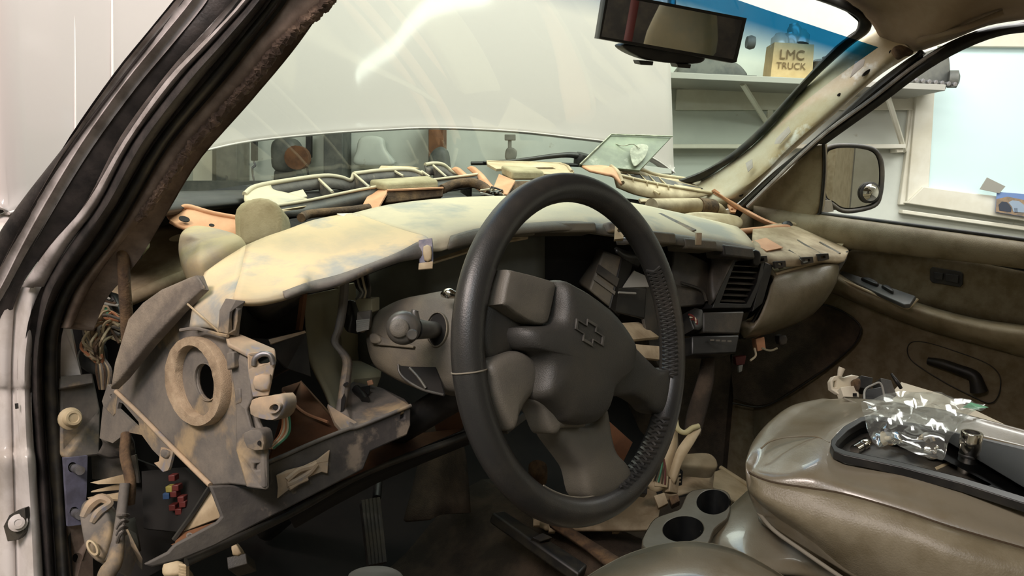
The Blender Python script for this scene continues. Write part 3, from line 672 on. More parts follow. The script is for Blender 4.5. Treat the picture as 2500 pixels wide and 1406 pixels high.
# inner pole of taped cable running down from pillar
cbn = tag(tube('taped_cable', DL([(330, 505, .95), (312, 540, .96), (300, 580, .965), (303, 680, .97), (310, 790, .99), (316, 930, 1.03)]), [.011, .0085, .0075, .0075, .008, .008], 'tape', None, 12), 'brown taped cable hanging straight down from the near pillar', 'cable')

# ================================================================ DASHBOARD
dash = thing('dashboard_carrier', 'stripped dusty grey dashboard carrier running across the cab', 'dashboard', (0, .3, 0))
tl = [[(500, 664, .94), (490, 690, .91), (478, 720, .885), (468, 760, .87), (462, 800, .865)],
      [(545, 632, .97), (528, 665, .925), (518, 700, .89), (512, 745, .855), (508, 800, .85)],
      [(600, 598, 1.0), (592, 645, .93), (580, 690, .875), (566, 730, .83), (553, 815, .815)]]
surf('shell_corner', [DL(c_) for c_ in tl], 'dash', dash, .008)
tL = [[(600, 598, 1.0), (592, 645, .93), (580, 690, .875), (572, 722, .825), (580, 740, .82)],
      [(650, 577, 1.03), (645, 630, .955), (636, 690, .89), (630, 722, .84), (640, 738, .835)],
      [(700, 560, 1.06), (695, 620, .98), (692, 675, .91), (690, 708, .862), (700, 728, .858)],
      [(745, 543, 1.09), (742, 605, 1.0), (738, 655, .935), (738, 690, .888), (745, 712, .882)],
      [(768, 536, 1.10), (770, 590, 1.02), (768, 640, .955), (764, 682, .915), (766, 710, .910)],
      [(800, 529, 1.12), (815, 582, 1.035), (820, 630, .975), (825, 667, .93), (832, 693, .925)],
      [(845, 521, 1.14), (868, 570, 1.05), (885, 612, .995), (902, 640, .955), (905, 662, .952)],
      [(862, 520, 1.15), (915, 560, 1.08), (950, 590, 1.03), (972, 612, .995), (975, 636, .99)],
      [(868, 521, 1.16), (935, 548, 1.11), (990, 568, 1.07), (1025, 584, 1.035), (1030, 626, 1.025)],
      [(872, 521, 1.165), (945, 548, 1.115), (1005, 567, 1.075), (1045, 580, 1.04), (1050, 618, 1.03)]]
surf('top_shell', [DL(c_) for c_ in tL], 'dash', dash, .008, nu=3)
def lip(name, T, m):
    cols_ = []
    for c_ in T[2:]:
        a, b = c_[3], c_[4]; cols_.append([D(a[0], a[1]+3, a[2]-.004), D((a[0]+b[0])/2, (a[1]+b[1])/2+2, (a[2]+b[2])/2-.009), D(b[0], b[1]+3, b[2]-.004), D(b[0]+2, b[1]+4, b[2]+.02)])
    surf(name, cols_, m, dash, .003, nu=3, nv=3)
lip('shell_lip', tL, 'dashg')
tM = [[(850, 523, 1.175), (940, 550, 1.125), (1020, 572, 1.08), (1040, 592, 1.065), (1048, 610, 1.06)],
      [(930, 503, 1.23), (1000, 535, 1.16), (1055, 560, 1.105), (1068, 580, 1.085), (1072, 612, 1.08)],
      [(1000, 492, 1.28), (1060, 522, 1.20), (1095, 550, 1.13), (1100, 572, 1.10), (1095, 607, 1.09)],
      [(1080, 484, 1.33), (1120, 512, 1.245), (1150, 538, 1.17), (1158, 556, 1.14), (1155, 592, 1.13)],
      [(1170, 479, 1.38), (1195, 508, 1.29), (1215, 532, 1.21), (1222, 546, 1.18), (1225, 575, 1.17)],
      [(1262, 478, 1.43), (1275, 505, 1.34), (1290, 528, 1.26), (1300, 540, 1.23), (1300, 566, 1.22)],
      [(1370, 481, 1.48), (1380, 500, 1.40), (1388, 520, 1.31), (1392, 536, 1.27), (1395, 560, 1.26)],
      [(1450, 484, 1.52), (1465, 505, 1.43), (1478, 528, 1.34), (1485, 545, 1.31), (1488, 572, 1.30)],
      [(1540, 494, 1.57), (1560, 515, 1.48), (1580, 540, 1.39), (1590, 560, 1.36), (1592, 585, 1.35)],
      [(1640, 515, 1.62), (1665, 535, 1.54), (1690, 560, 1.45), (1700, 575, 1.42), (1702, 602, 1.41)],
      [(1730, 535, 1.66), (1755, 555, 1.58), (1775, 575, 1.50), (1783, 588, 1.47), (1785, 614, 1.46)],
      [(1800, 553, 1.69), (1818, 568, 1.62), (1835, 588, 1.54), (1842, 602, 1.51), (1845, 628, 1.50)]]
surf('middle_shell', [DL(c_) for c_ in tM], 'dash2', dash, .008, nu=3)
lip('shell_lip', tM, 'shroud')
tG = [[(1838, 560, 1.72), (1838, 585, 1.62), (1842, 612, 1.545), (1850, 640, 1.53)],
      [(1880, 548, 1.78), (1882, 585, 1.65), (1888, 622, 1.56), (1892, 650, 1.55)],
      [(1930, 545, 1.81), (1935, 588, 1.67), (1942, 622, 1.58), (1945, 650, 1.57)],
      [(1985, 560, 1.81), (1992, 592, 1.69), (2000, 618, 1.60), (2002, 640, 1.59)],
      [(2040, 585, 1.79), (2050, 602, 1.71), (2058, 620, 1.64), (2055, 640, 1.62)],
      [(2062, 598, 1.77), (2068, 606, 1.72), (2072, 614, 1.67), (2066, 630, 1.65)]]
surf('passenger_shell', [DL(c_) for c_ in tG], 'tan', dash, .01, nu=3)
plate('shell_end_cap', DL([(2040, 632, 1.63), (2072, 612, 1.665), (2068, 632, 1.66), (2046, 668, 1.63)]), 'darkpl', dash, .006)
# slots in the passenger shell, each a dark wedge with a clip below
for (x0, y0, x1, y1, d0, d1) in ((1925, 610, 1965, 640, 1.60, 1.565), (1860, 615, 1905, 655, 1.57, 1.545), (1945, 585, 2002, 622, 1.685, 1.595), (2000, 590, 2045, 618, 1.70, 1.635)):
    plate('shell_slot', DL([(x0, y0, d0-.003), (x0+2, y0-1, d0-.003), (x1+8, y1-1, d1-.003), (x1-2, y1+2, d1-.003)]), 'shroud', dash, .002, bevel=0)
for (cx_, cy_, d_) in ((1903, 652, 1.535), (1970, 642, 1.565), (2008, 634, 1.585), (1858, 640, 1.52)):
    p = [(cx_-13, cy_-14, d_), (cx_+15, cy_-16, d_), (cx_+17, cy_-1, d_), (cx_-10, cy_+4, d_)]
    plate('shell_clip', DL(p), 'darkpl', dash, .012, holes=[DL([(cx_-4, cy_-9, d_), (cx_+7, cy_-10, d_), (cx_+8, cy_-4, d_), (cx_-3, cy_-2, d_)])], bevel=.001)
# blocks along the front edge behind the wheel
def blk(x0, y0, x1, y1, d0, d1, m='shroud', dep_=.05, nm='edge_block', sk=0):
    return fbox(nm, DL([(x0, y0, d0), (x1, y0+sk, d1), (x1+4, y1+sk, d1), (x0+4, y1, d0)]), dep_, m, dash, .004)
blk(1310, 543, 1455, 568, 1.235, 1.27, 'shroud', .06, sk=-2)
blk(1250, 548, 1305, 578, 1.205, 1.225, 'shroud', .05, sk=-4)
blk(1482, 542, 1512, 568, 1.285, 1.295, 'dashg', .04, sk=-2)
blk(1565, 560, 1650, 590, 1.33, 1.37, 'shroud', .05, sk=8)
blk(1672, 580, 1750, 606, 1.385, 1.43, 'shroud', .05, sk=6)
blk(1765, 596, 1840, 625, 1.44, 1.48, 'darkpl', .05, sk=8)
plate('edge_tab', DL([(1700, 568, 1.36), (1714, 568, 1.36), (1713, 598, 1.36), (1699, 598, 1.36)]), 'tan', dash, .008)
plate('mount_tab', DL([(1503, 540, 1.28), (1525, 538, 1.28), (1522, 582, 1.27), (1500, 584, 1.27)]), 'gasket', dash, .01, holes=[DL([(x_, y_, 1.275) for x_, y_ in ell(1512, 562, 5, 5, 0, 10)])])
plate('grey_trim_tape', DL([(1380, 486, 1.466), (1410, 487, 1.462), (1505, 540, 1.33), (1480, 542, 1.335)]), 'dashg', dash, .003, bevel=0)
plate('grey_trim_tape', DL([(1590, 520, 1.525), (1615, 520, 1.525), (1700, 560, 1.43), (1680, 566, 1.43)]), 'dashg', dash, .003, bevel=0)
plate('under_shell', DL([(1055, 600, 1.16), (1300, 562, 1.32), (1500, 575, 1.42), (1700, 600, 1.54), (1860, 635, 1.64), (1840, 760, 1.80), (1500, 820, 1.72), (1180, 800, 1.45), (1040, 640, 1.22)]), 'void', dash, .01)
# clamp tab on the left shell corner
plate('clip_tab', DL([(1022, 586, 1.022), (1054, 581, 1.022), (1056, 600, 1.02), (1057, 638, 1.018), (1024, 642, 1.018)]), mat('violet grey plastic', (150, 142, 148), .6, c2=(104, 104, 122), scale=60), dash, .006, holes=[DL([(x_, y_, 1.02) for x_, y_ in ell(1044, 621, 4, 6, 0, 12)])], bevel=.0015)
puff('clip_boss', DL([(1034, 602, 1.018), (1052, 601, 1.018), (1053, 634, 1.016), (1036, 636, 1.016)]), 'gasket', dash, .002, .003, cn=2)
plate('clip_foot', DL([(1022, 642, 1.016), (1057, 637, 1.016), (1056, 655, 1.012), (1021, 658, 1.012)]), 'tan', dash, .003)
# dark instrument backing panel
surf('instrument_panel', [DL([(868, 690, 1.16), (865, 780, 1.16), (880, 900, 1.15)]), DL([(905, 668, 1.16), (905, 780, 1.15), (915, 880, 1.14)]), DL([(1020, 625, 1.17), (1010, 740, 1.17), (1000, 860, 1.15)]), DL([(1060, 600, 1.17), (1060, 720, 1.18), (1050, 850, 1.17)]), DL([(1200, 560, 1.25), (1200, 680, 1.25), (1180, 820, 1.25)]), DL([(1330, 560, 1.33), (1330, 680, 1.33), (1330, 820, 1.33)])], 'panelg', dash, .01)
plate('gauge_pod_edge', DL([(1035, 640, 1.1), (1200, 585, 1.18), (1290, 570, 1.24), (1290, 580, 1.24), (1200, 596, 1.17), (1060, 640, 1.1)]), 'tan', dash, .004)
# near end plate, plane through three points
EP = plane((270, 945, 1.02), (560, 825, .83), (620, 1190, .79))
ringc = (494, 930)
hole_o = ell(505, 932, 26, 45, -10, 20)
plate('end_plate', OL(EP, [(283, 890), (340, 780), (462, 735), (560, 812), (590, 850), (612, 900), (620, 1010), (640, 1060), (644, 1192), (560, 1182), (512, 1186), (430, 1105), (340, 1010), (268, 948)]), 'dashg', dash, .006, holes=[OL(EP, hole_o)], bevel=.002)
def ring(name, c, oa, ob, ia, ib, ang, pl, h, m, par, n=40, cx2=0, cy2=0, jit=0):
    O = OL(pl, ell(c[0], c[1], oa, ob, ang, n)); I = OL(pl, ell(c[0]+cx2, c[1]+cy2, ia, ib, ang, n)); N_ = pl[1]; vs, fs = [], []
    prof = ((1, 0), (1.0, .75), (.9, 1), (.1, 1), (0, .8), (0, 0))
    for t, hh in prof:
        for a, b in zip(O, I): vs.append(b.lerp(a, t)+N_*(h*hh+random.uniform(-jit, jit)))
    L_ = len(prof)
    for i in range(L_):
        for k in range(n): fs.append((i*n+k, i*n+(k+1) % n, ((i+1) % L_)*n+(k+1) % n, ((i+1) % L_)*n+k))
    return obj(name, vs, fs, m, par, bevel=0)
ring('foam_ring', ringc, 71, 110, 47, 86, -9, EP, .011, 'foam', dash, 64, 0, 0, .0004)
ring('hole_lip', (505, 932), 29, 48, 26, 45, -10, EP, .002, 'dashg', dash)
surf('speaker_cup', [[onp(EP, x_, y_, -.004-dd) for x_, y_ in ell(502-k_*2, 931, 40-k_*4, 76-k_*9, -9, 20)]+[onp(EP, ell(502-k_*2, 931, 40-k_*4, 76-k_*9, -9, 20)[0][0], ell(502-k_*2, 931, 40-k_*4, 76-k_*9, -9, 20)[0][1], -.004-dd)] for k_, dd in ((0, 0), (3, .03))], 'dashg', dash, 0, nu=1, nv=1)
# diagonal light edge with its flange below
tube('diagonal_edge', [onp(EP, x_, y_, .003) for x_, y_ in ((283, 956), (340, 1010), (420, 1092), (513, 1184))], .003, 'dasht', dash, 8)

plate('side_bracket', OL(EP, [(262, 938), (285, 962), (345, 1018), (425, 1102), (405, 1125), (392, 1118), (372, 1098), (346, 1062), (310, 1055), (275, 1082), (243, 1070), (250, 1000)], .001), 'dashg', dash, .005, holes=[OL(EP, [(290, 982), (300, 985), (338, 1030), (341, 1046), (330, 1040), (286, 998)], .001)], bevel=.0015)
plate('bent_tab', OL(EP, [(262, 938), (286, 960), (280, 1010), (276, 1016), (252, 992), (248, 980)], .002), 'dashg', dash, .003, holes=[OL(EP, ell(271, 967, 3, 4, 0, 8), .002)])
plate('bent_tab', OL(EP, [(393, 1092), (423, 1102), (414, 1140), (410, 1148), (398, 1152), (376, 1130), (388, 1126)], .006), 'dasht', dash, .003, holes=[OL(EP, ell(407, 1106, 3.5, 4.5, 0, 8), .006)])
puff('clip_boss', OL(EP, [(398, 1097), (416, 1102), (412, 1118), (396, 1113)], .006), 'dashg', dash, .002, .003, cn=2)
surf('lower_skirt', [DL([(246, 1070, 1.05), (250, 1085, 1.06), (236, 1110, 1.08)]), DL([(275, 1082, 1.04), (282, 1100, 1.05), (272, 1120, 1.07)]), DL([(310, 1058, 1.02), (325, 1085, 1.03), (330, 1110, 1.06)])], 'dashd', dash, .004)
# loose dark trim wedge lying on the end plate
wed = puff('dust_wedge', [D(*p) for p in [(470, 676, .875), (482, 672, .87), (495, 706, .86), (440, 760, .865), (370, 838, .90), (300, 925, .94), (274, 950, .955), (284, 890, .95), (318, 780, .93), (355, 738, .915), (400, 706, .90)]], mat('grey felt trim', (146, 134, 118), .9, c2=(100, 92, 84), scale=16, amt=.5, bump=.4, bscale=400), None, .008, .006, closed_smooth=False)
tag(wed, 'dark grey wedge trim leaning against the near end of the dashboard', 'trim')
box('wedge_fold', D(478, 676, .868), D(496, 704, .862)-D(478, 676, .868), D(484, 673, .868)-D(478, 676, .868), Vector((0, .004, -.01)), 'dashg', wed)
tube('seam_wire', DL([(458, 742, .862), (495, 775, .846), (536, 811, .822)]), .0012, 'tan', dash, 6)
tube('shell_seam', DL([(440, 806, .862), (480, 802, .853), (530, 815, .824), (556, 820, .81)]), .002, 'dashg', dash, 6)
# squared opening frame on the front
plate('opening_frame', DL([(556, 815, .808), (560, 760, .812), (575, 732, .815), (600, 735, .82), (592, 752, .822), (586, 795, .822), (584, 822, .822)]), 'dashg', dash, .02, holes=[DL([(x_, y_, .815) for x_, y_ in [(566, 782), (568, 762), (575, 752), (580, 758), (579, 785), (574, 805), (567, 806)]])], bevel=.0015)
surf('opening_shroud', [DL([(585, 740, .86), (585, 800, .86), (600, 850, .86)]), DL([(640, 735, .96), (640, 790, .98), (650, 850, .98)]), DL([(740, 710, 1.0), (745, 780, 1.02), (750, 850, 1.02)])], 'void', dash, .004)
surf('opening_hood', [DL([(600, 735, .85), (650, 732, .86), (735, 712, .90)]), DL([(605, 790, 1.0), (660, 800, 1.02), (740, 740, 1.04)])], 'darkpl', dash, .004)
plate('divider_flange', DL([(655, 828, .90), (745, 806, .95), (748, 812, .95), (665, 838, .90)]), 'dasht', dash, .004)
plate('divider_panel', DL([(590, 822, .88), (655, 828, .90), (748, 812, .95), (760, 920, .96), (700, 900, .94), (660, 860, .90)]), 'blackpl', dash, .006)
tube('divider_strip', DL([(742, 715, .96), (735, 770, .97), (730, 806, .97)]), .005, 'brown', dash, 6)
# clip flange down the front corner
def FP(l, d): return DL([(a, b, d) for a, b in l])
plate('flange_top', DL([(552, 822, .815), (582, 812, .83), (672, 850, .81), (670, 858, .80), (606, 864, .79), (556, 838, .80)]), 'dasht', dash, .005, bevel=.002)
plate('corner_flange', DL([(604, 862, .79), (671, 854, .80), (674, 880, .798), (668, 915, .796), (656, 966, .792), (614, 970, .79), (606, 905, .79)]), 'dasht', dash, .006,
      holes=[DL([(x_, y_, .796) for x_, y_ in [(628, 878), (640, 868), (657, 870), (661, 880), (655, 886), (634, 888)]])], bevel=.002)
puff('screw_boss', DL([(622, 918, .792), (660, 914, .792), (656, 952, .79), (622, 950, .79)]), 'dasht', dash, .002, .003, cn=2, rings=[(1, -1), (1, 0), (.95, .6), (.8, 1), (.4, 1)])
tube('clip_rim', DL([(620, 892, .793), (622, 876, .793), (640, 864, .793), (660, 868, .793), (667, 890, .793)]), .003, 'steel', dash, 8)
plate('corner_web', DL([(556, 850, .81), (600, 862, .80), (608, 905, .79), (614, 972, .788), (600, 1000, .786), (612, 1045, .784), (648, 1048, .784), (650, 1196, .78), (600, 1190, .782), (575, 1100, .79), (575, 980, .80)]), 'dashg', dash, .006, holes=[DL([(x_, y_, .783) for x_, y_ in [(618, 1132), (634, 1130), (633, 1146), (617, 1148)]])], bevel=.002)
puff('corner_lug', DL([(618, 975, .782), (650, 968, .78), (690, 962, .776), (700, 985, .772), (692, 1012, .774), (672, 1026, .776), (640, 1022, .78), (614, 1010, .782)]), 'dasht', dash, .02, .004, cn=2, rings=[(1, -1), (1, 0), (.97, .7), (.92, 1), (.5, 1)])
ring('lug_rim', (674, 994), 17, 13, 11, 8, -25, plane((618, 975, .777), (700, 985, .767), (672, 1026, .771)), .004, 'dasht', dash, 20)
plate('lug_hole_shade', DL([(x_, y_, .768) for x_, y_ in ell(674, 994, 9, 7, -25, 14)]), 'void', dash, .002, bevel=0)
puff('lower_lug', DL([(598, 1056, .778), (632, 1048, .776), (646, 1060, .774), (646, 1098, .774), (606, 1092, .778)]), 'dashg', dash, .015, .003, cn=2, rings=[(1, -1), (1, 0), (.97, .7), (.92, 1), (.5, 1)])
plate('lug_hole_shade', DL([(x_, y_, .769) for x_, y_ in ell(632, 1082, 4, 6, 0, 10)]), 'void', dash, .002, bevel=0)
for (x_, y_, w_, h_) in ((552, 862, 17, 42), (572, 950, 13, 40)):
    fbox('square_clip', DL([(x_, y_, .80), (x_+w_, y_-4, .795), (x_+w_+2, y_+h_-6, .793), (x_+2, y_+h_, .80)]), .01, 'dashg', dash, .0015)
# lower bar
LB = plane((505, 1185, .80), (900, 1045, .93), (440, 1370, .775))
plate('lower_bar', OL(LB, [(512, 1186), (560, 1184), (640, 1193), (650, 1135), (700, 1112), (770, 1080), (862, 1045), (880, 1040), (1003, 990), (1003, 1040), (995, 1062), (905, 1102), (896, 1125), (888, 1146), (780, 1195), (650, 1268), (520, 1335), (440, 1368), (372, 1385), (352, 1378), (410, 1348), (426, 1330), (530, 1274), (541, 1262)]), 'dashd', dash, .006,
      holes=[OL(LB, [(979, 1008), (988, 1004), (988, 1020), (979, 1023)]), OL(LB, [(648, 1165), (660, 1152), (662, 1175), (652, 1190)])], bevel=.002)
tube('lower_bar_rim', [onp(LB, x_, y_, .002) for x_, y_ in ((655, 1128), (700, 1109), (770, 1078), (850, 1047), (880, 1040), (1003, 990))], .0025, 'dashg', dash, 8)
plate('platform', [onp(LB, 862, 1046, 0), onp(LB, 880, 1040, 0), onp(LB, 1003, 990, 0), D(990, 975, 1.06), D(930, 945, 1.10), D(860, 930, 1.08), D(830, 960, .99), D(815, 1010, .95)], 'dashg', dash, .008, bevel=.002)
plate('platform_corner', DL([(800, 985, .96), (830, 1005, .94), (872, 1030, .935), (872, 1048, .925), (838, 1052, .91), (818, 1030, .92)]), 'dasht', dash, .006)
plate('label_dot', DL([(895, 930, 1.06), (908, 927, 1.06), (912, 938, 1.06), (898, 942, 1.06)]), 'orange', dash, .003)
fbox('dark_clip_block', DL([(868, 945, 1.04), (905, 940, 1.05), (902, 962, 1.04), (880, 974, 1.03)]), .03, 'blackpl', dash)
tube('clip_lever', DL([(868, 948, 1.03), (885, 965, 1.02), (893, 978, 1.01)]), .006, 'blackpl', dash, 8)
# torn tape on the lower bar
tr = plate('torn_tape', [onp(LB, x_, y_, .006+random.uniform(0, .003)) for x_, y_ in [(676, 1160), (700, 1148), (740, 1138), (775, 1122), (806, 1098), (802, 1125), (800, 1156), (786, 1152), (765, 1160), (735, 1175), (715, 1188), (700, 1200), (678, 1217), (680, 1190)]], 'dasht', None, .003)
tag(tr, 'torn tan tape patch stuck on the lower dashboard bar', 'tape')
tube('tape_tear', [onp(LB, x_, y_, .010) for x_, y_ in [(700, 1172), (730, 1148), (760, 1140), (772, 1132), (752, 1156), (720, 1175), (700, 1182)]], .0035, 'dasht', tr, 7)
tube('tape_tear', [onp(LB, x_, y_, .010) for x_, y_ in [(706, 1192), (728, 1178), (750, 1168)]], .003, 'dasht', tr, 7)
# reveals: brown boards and hose behind the bar
bb = thing('brown_hardboard', 'brown hardboard knee panel behind the lower dashboard bar', 'board', tuple(D(760, 1020, 1.1)))
plate('board', DL([(690, 945, 1.04), (735, 930, 1.10), (835, 1050, 1.0), (700, 1115, .93), (650, 1140, .9), (690, 1000, .98)]), 'brown', bb, .004)
plate('board_flap', DL([(735, 928, 1.12), (800, 1000, 1.14), (832, 1050, 1.08), (800, 1035, 1.03), (745, 985, 1.05)]), 'brown', bb, .004)
tube('board_edge', DL([(692, 958, 1.02), (740, 1005, 1.01), (800, 1030, .99)]), .002, 'orange', bb, 6)
plate('brown_strip', DL([(420, 1330, .84), (640, 1255, .86), (960, 1065, 1.12), (1140, 1045, 1.2), (1140, 1062, 1.2), (960, 1100, 1.1), (700, 1232, .92), (480, 1340, .82)]), 'brown', bb, .003)
hose = tag(tube('corrugated_hose', DL([(640, 910, .98), (690, 882, 1.02), (740, 870, 1.06), (775, 880, 1.1), (800, 905, 1.12)]), .014, 'blackpl', None, 12), 'dark curved hose inside the left dashboard opening', 'hose')
# wires in the near opening
wh = thing('loose_wires', 'thin orange, white and green wires looping behind the dash corner', 'wires', tuple(D(680, 1050, .85)))
for i, m_ in enumerate(('orangew', 'whitew', 'orangew', 'whitew', 'greenw')):
    tube('wire', DL([(672+i*6, 985, .84), (690+i*4, 1020, .84), (684+i*5, 1060, .83), (655+i*3, 1095, .82)]), .0014, m_, wh, 6)
# greenish duct panel behind the strap
dp_ = thing('air_duct', 'greenish grey square air duct standing behind the strap bracket', 'duct', tuple(D(800, 850, 1.06)))
surf('duct_front', [DL([(745, 722, 1.02), (748, 800, 1.02), (760, 880, 1.03), (800, 960, 1.04), (822, 1020, 1.04)]), DL([(790, 712, 1.05), (800, 800, 1.05), (812, 880, 1.06), (835, 950, 1.07), (850, 1000, 1.07)]), DL([(825, 706, 1.08), (830, 800, 1.09), (840, 880, 1.10), (852, 930, 1.11), (860, 970, 1.11)])], 'greenp', dp_, .006)
plate('duct_side', DL([(825, 700, 1.09), (868, 690, 1.15), (878, 830, 1.16), (875, 888, 1.16), (838, 880, 1.10)]), 'greenp', dp_, .006)
plate('duct_shelf', DL([(835, 880, 1.11), (880, 880, 1.14), (932, 905, 1.12), (930, 920, 1.11), (865, 925, 1.08), (838, 905, 1.08)]), 'greenp', dp_, .02)
# strap bracket
sb = thing('strap_bracket', 'bent dark metal strap hanging from the dash shell to the platform', 'bracket', tuple(D(830, 850, 1.0)))
cc = [(843, 672, .98, 22), (838, 740, .98, 22), (828, 800, .98, 22), (818, 835, .985, 22), (838, 862, .975, 24), (848, 885, .97, 24), (844, 925, .965, 26), (838, 970, .96, 26), (828, 1022, .955, 26)]
surf('strap', [DL([(x_-w_/2, y_, d_) for x_, y_, d_, w_ in cc]), DL([(x_, y_, d_-.003) for x_, y_, d_, w_ in cc]), DL([(x_+w_/2, y_, d_+.004) for x_, y_, d_, w_ in cc])], 'dashg', sb, .004, nu=2, nv=5)
plate('strap_slot_shade', DL([(833, 975, .952), (840, 960, .953), (844, 972, .953), (838, 1004, .951), (831, 1008, .951)]), 'void', sb, .002, bevel=0)
plate('strap_slot_shade', DL([(x_, y_, .957) for x_, y_ in ell(844, 938, 7, 4, -30, 12)]), 'void', sb, .002, bevel=0)
# connector with wires
cn_ = thing('wire_connector', 'grey ribbed connector block hanging under the dash shell', 'connector', tuple(D(885, 770, 1.02)))
fbox('connector_body', DL([(864, 728, 1.02), (908, 730, 1.01), (908, 762, 1.01), (880, 775, 1.02)]), .02, 'greenp', cn_)
plate('latch_plate', DL([(872, 762, 1.01), (905, 758, 1.005), (903, 780, 1.005), (902, 800, 1.01), (885, 812, 1.01), (868, 808, 1.01)]), 'dashg', cn_, .008)
for k in range(6): tube('rib', DL([(870+k*.3, 784+k*5, 1.003), (903-k*.5, 780+k*4.4, 1.0)]), .0014, 'greyp', cn_, 5, 1)
for k in range(6): tube('wire', DL([(866+k*6, 678-k*2, 1.03), (872+k*6, 700, 1.02), (882+k*4, 714, 1.02), (870+k*6, 732, 1.02)]), .0022, ['blackpl', 'greyp', 'blackpl', 'whitew', 'blackpl', 'darkpl'][k], cn_, 6)
puff('dark_clip', DL([(845, 740, 1.04), (862, 735, 1.04), (866, 775, 1.03), (855, 812, 1.03), (840, 790, 1.04)]), 'blackpl', cn_, .02, .006)

# lump at the near back corner
lump = puff('defroster_outlet', DL([(443, 640, 1.04), (446, 600, 1.05), (468, 578, 1.08), (505, 574, 1.09), (570, 588, 1.07), (605, 605, 1.03), (560, 628, .99), (520, 652, .97), (490, 670, .96), (455, 676, .99)]), mat('lavender grey plastic', (150, 140, 128), .7, c2=(176, 160, 124), scale=12, bump=.15), None, .05, .022)
tag(lump, 'rounded lavender grey defroster outlet at the back near corner of the dash', 'duct')

# ================================================================ CLUTTER ON TOP OF THE DASH
og = thing('orange_bracket', 'dusty terracotta bracket with two holes sticking out toward the near pillar', 'bracket', tuple(D(500, 545, 1.1)))
obc = [[(404, 524, 1.12), (407, 529, 1.115), (411, 533, 1.11), (416, 537, 1.10)], [(420, 515, 1.125), (422, 526, 1.115), (424, 534, 1.105), (428, 546, 1.09)], [(458, 504, 1.135), (456, 520, 1.12), (454, 538, 1.105), (452, 555, 1.085)], [(478, 508, 1.135), (476, 526, 1.12), (474, 544, 1.105), (472, 560, 1.085)], [(520, 521, 1.14), (518, 538, 1.13), (516, 554, 1.115), (514, 568, 1.09)], [(562, 529, 1.15), (560, 545, 1.14), (558, 562, 1.125), (556, 580, 1.10)], [(600, 536, 1.16), (600, 552, 1.15), (600, 570, 1.14), (600, 592, 1.11)]]
surf('bracket_plate', [DL(c_) for c_ in obc], 'orange', og, .005)
obp = plane((458, 504, 1.133), (600, 536, 1.158), (514, 560, 1.10))
plate('bracket_hole_shade', [onp(obp, x_, y_, .004) for x_, y_ in ell(450, 534, 14, 6.5, 14, 16)], 'void', og, .001, bevel=0)
plate('bracket_hole_shade', [onp(obp, x_, y_, .004) for x_, y_ in ell(517, 549, 7, 3.2, 8, 12)], 'void', og, .001, bevel=0)
tube('bracket_lip', DL([(440, 513, 1.125), (458, 504, 1.13), (520, 521, 1.14), (598, 535, 1.16)]), .004, 'orange', og, 8)
# foam dome
fd = thing('foam_pad', 'upright rounded beige foam pad behind the near dash shell', 'foam', tuple(D(640, 580, 1.08)))
dm = []
for k in range(9):
    an = pi*k/8; dm.append((640-53*cos(an), 530-42*sin(an)-2, 1.08))
dm = [(590, 610, 1.06)]+dm+[(695, 580, 1.07)]
puff('pad', DL(dm), 'foamd', fd, .035, .012, closed_smooth=False)
puff('pad_back', DL([(a-12, b+2, c+.04) for a, b, c in dm]), 'foamd', fd, .03, .01, closed_smooth=False)
# long ribbed defroster tray
tray = thing('defroster_tray', 'long dusty grey defroster tray with ribs along the windshield base', 'tray', tuple(D(880, 460, 1.5)))
fr = [(676, 502, 1.26), (760, 488, 1.32), (900, 459, 1.43), (1000, 446, 1.51), (1130, 430, 1.62), (1165, 425, 1.66)]
frl = [(690, 528, 1.25), (770, 524, 1.31), (900, 497, 1.42), (1000, 482, 1.50), (1130, 462, 1.61), (1170, 455, 1.65)]
surf('front_wall', [DL(fr), DL(frl)], 'darkpl', tray, .004, nu=1, nv=3)
tube('front_rim', DL(fr), .003, 'dash2', tray, 8)
bk = [(597, 474, 1.30), (625, 455, 1.34), (700, 441, 1.42), (790, 429, 1.50), (832, 433, 1.54), (856, 440, 1.56), (864, 424, 1.57)]
bk2 = [(864, 424, 1.57), (930, 416, 1.63), (1000, 414, 1.68), (1040, 428, 1.70)]
bk3 = [(1038, 402, 1.72), (1058, 399, 1.74), (1082, 402, 1.75), (1105, 418, 1.76), (1150, 432, 1.74)]
for b_, lo in ((bk, 30), (bk2, 26), (bk3, 26)):
    surf('back_wall', [DL(b_), DL([(x_+6, y_+lo, d_-.01) for x_, y_, d_ in b_])], 'dashd', tray, .004, nu=1, nv=3)
    tube('back_rim', DL(b_), .0045, 'dash2', tray, 10)
surf('tray_end', [DL([(597, 474, 1.30), (600, 492, 1.28), (640, 500, 1.27), (676, 504, 1.26)]), DL([(625, 456, 1.34), (632, 470, 1.32), (670, 480, 1.30), (700, 494, 1.28)]), DL([(660, 447, 1.38), (668, 462, 1.36), (700, 470, 1.34), (750, 484, 1.32)])], 'dash2', tray, .004)
plate('tray_floor', DL([(640, 486, 1.33), (740, 462, 1.42), (750, 478, 1.36), (680, 497, 1.29)]), 'dash2', tray, .003)
plate('tray_bottom', DL([(680, 518, 1.29), (700, 470, 1.44), (860, 462, 1.58), (1040, 440, 1.72), (1150, 440, 1.72), (1150, 455, 1.62), (900, 490, 1.45)]), 'void', tray, .004)
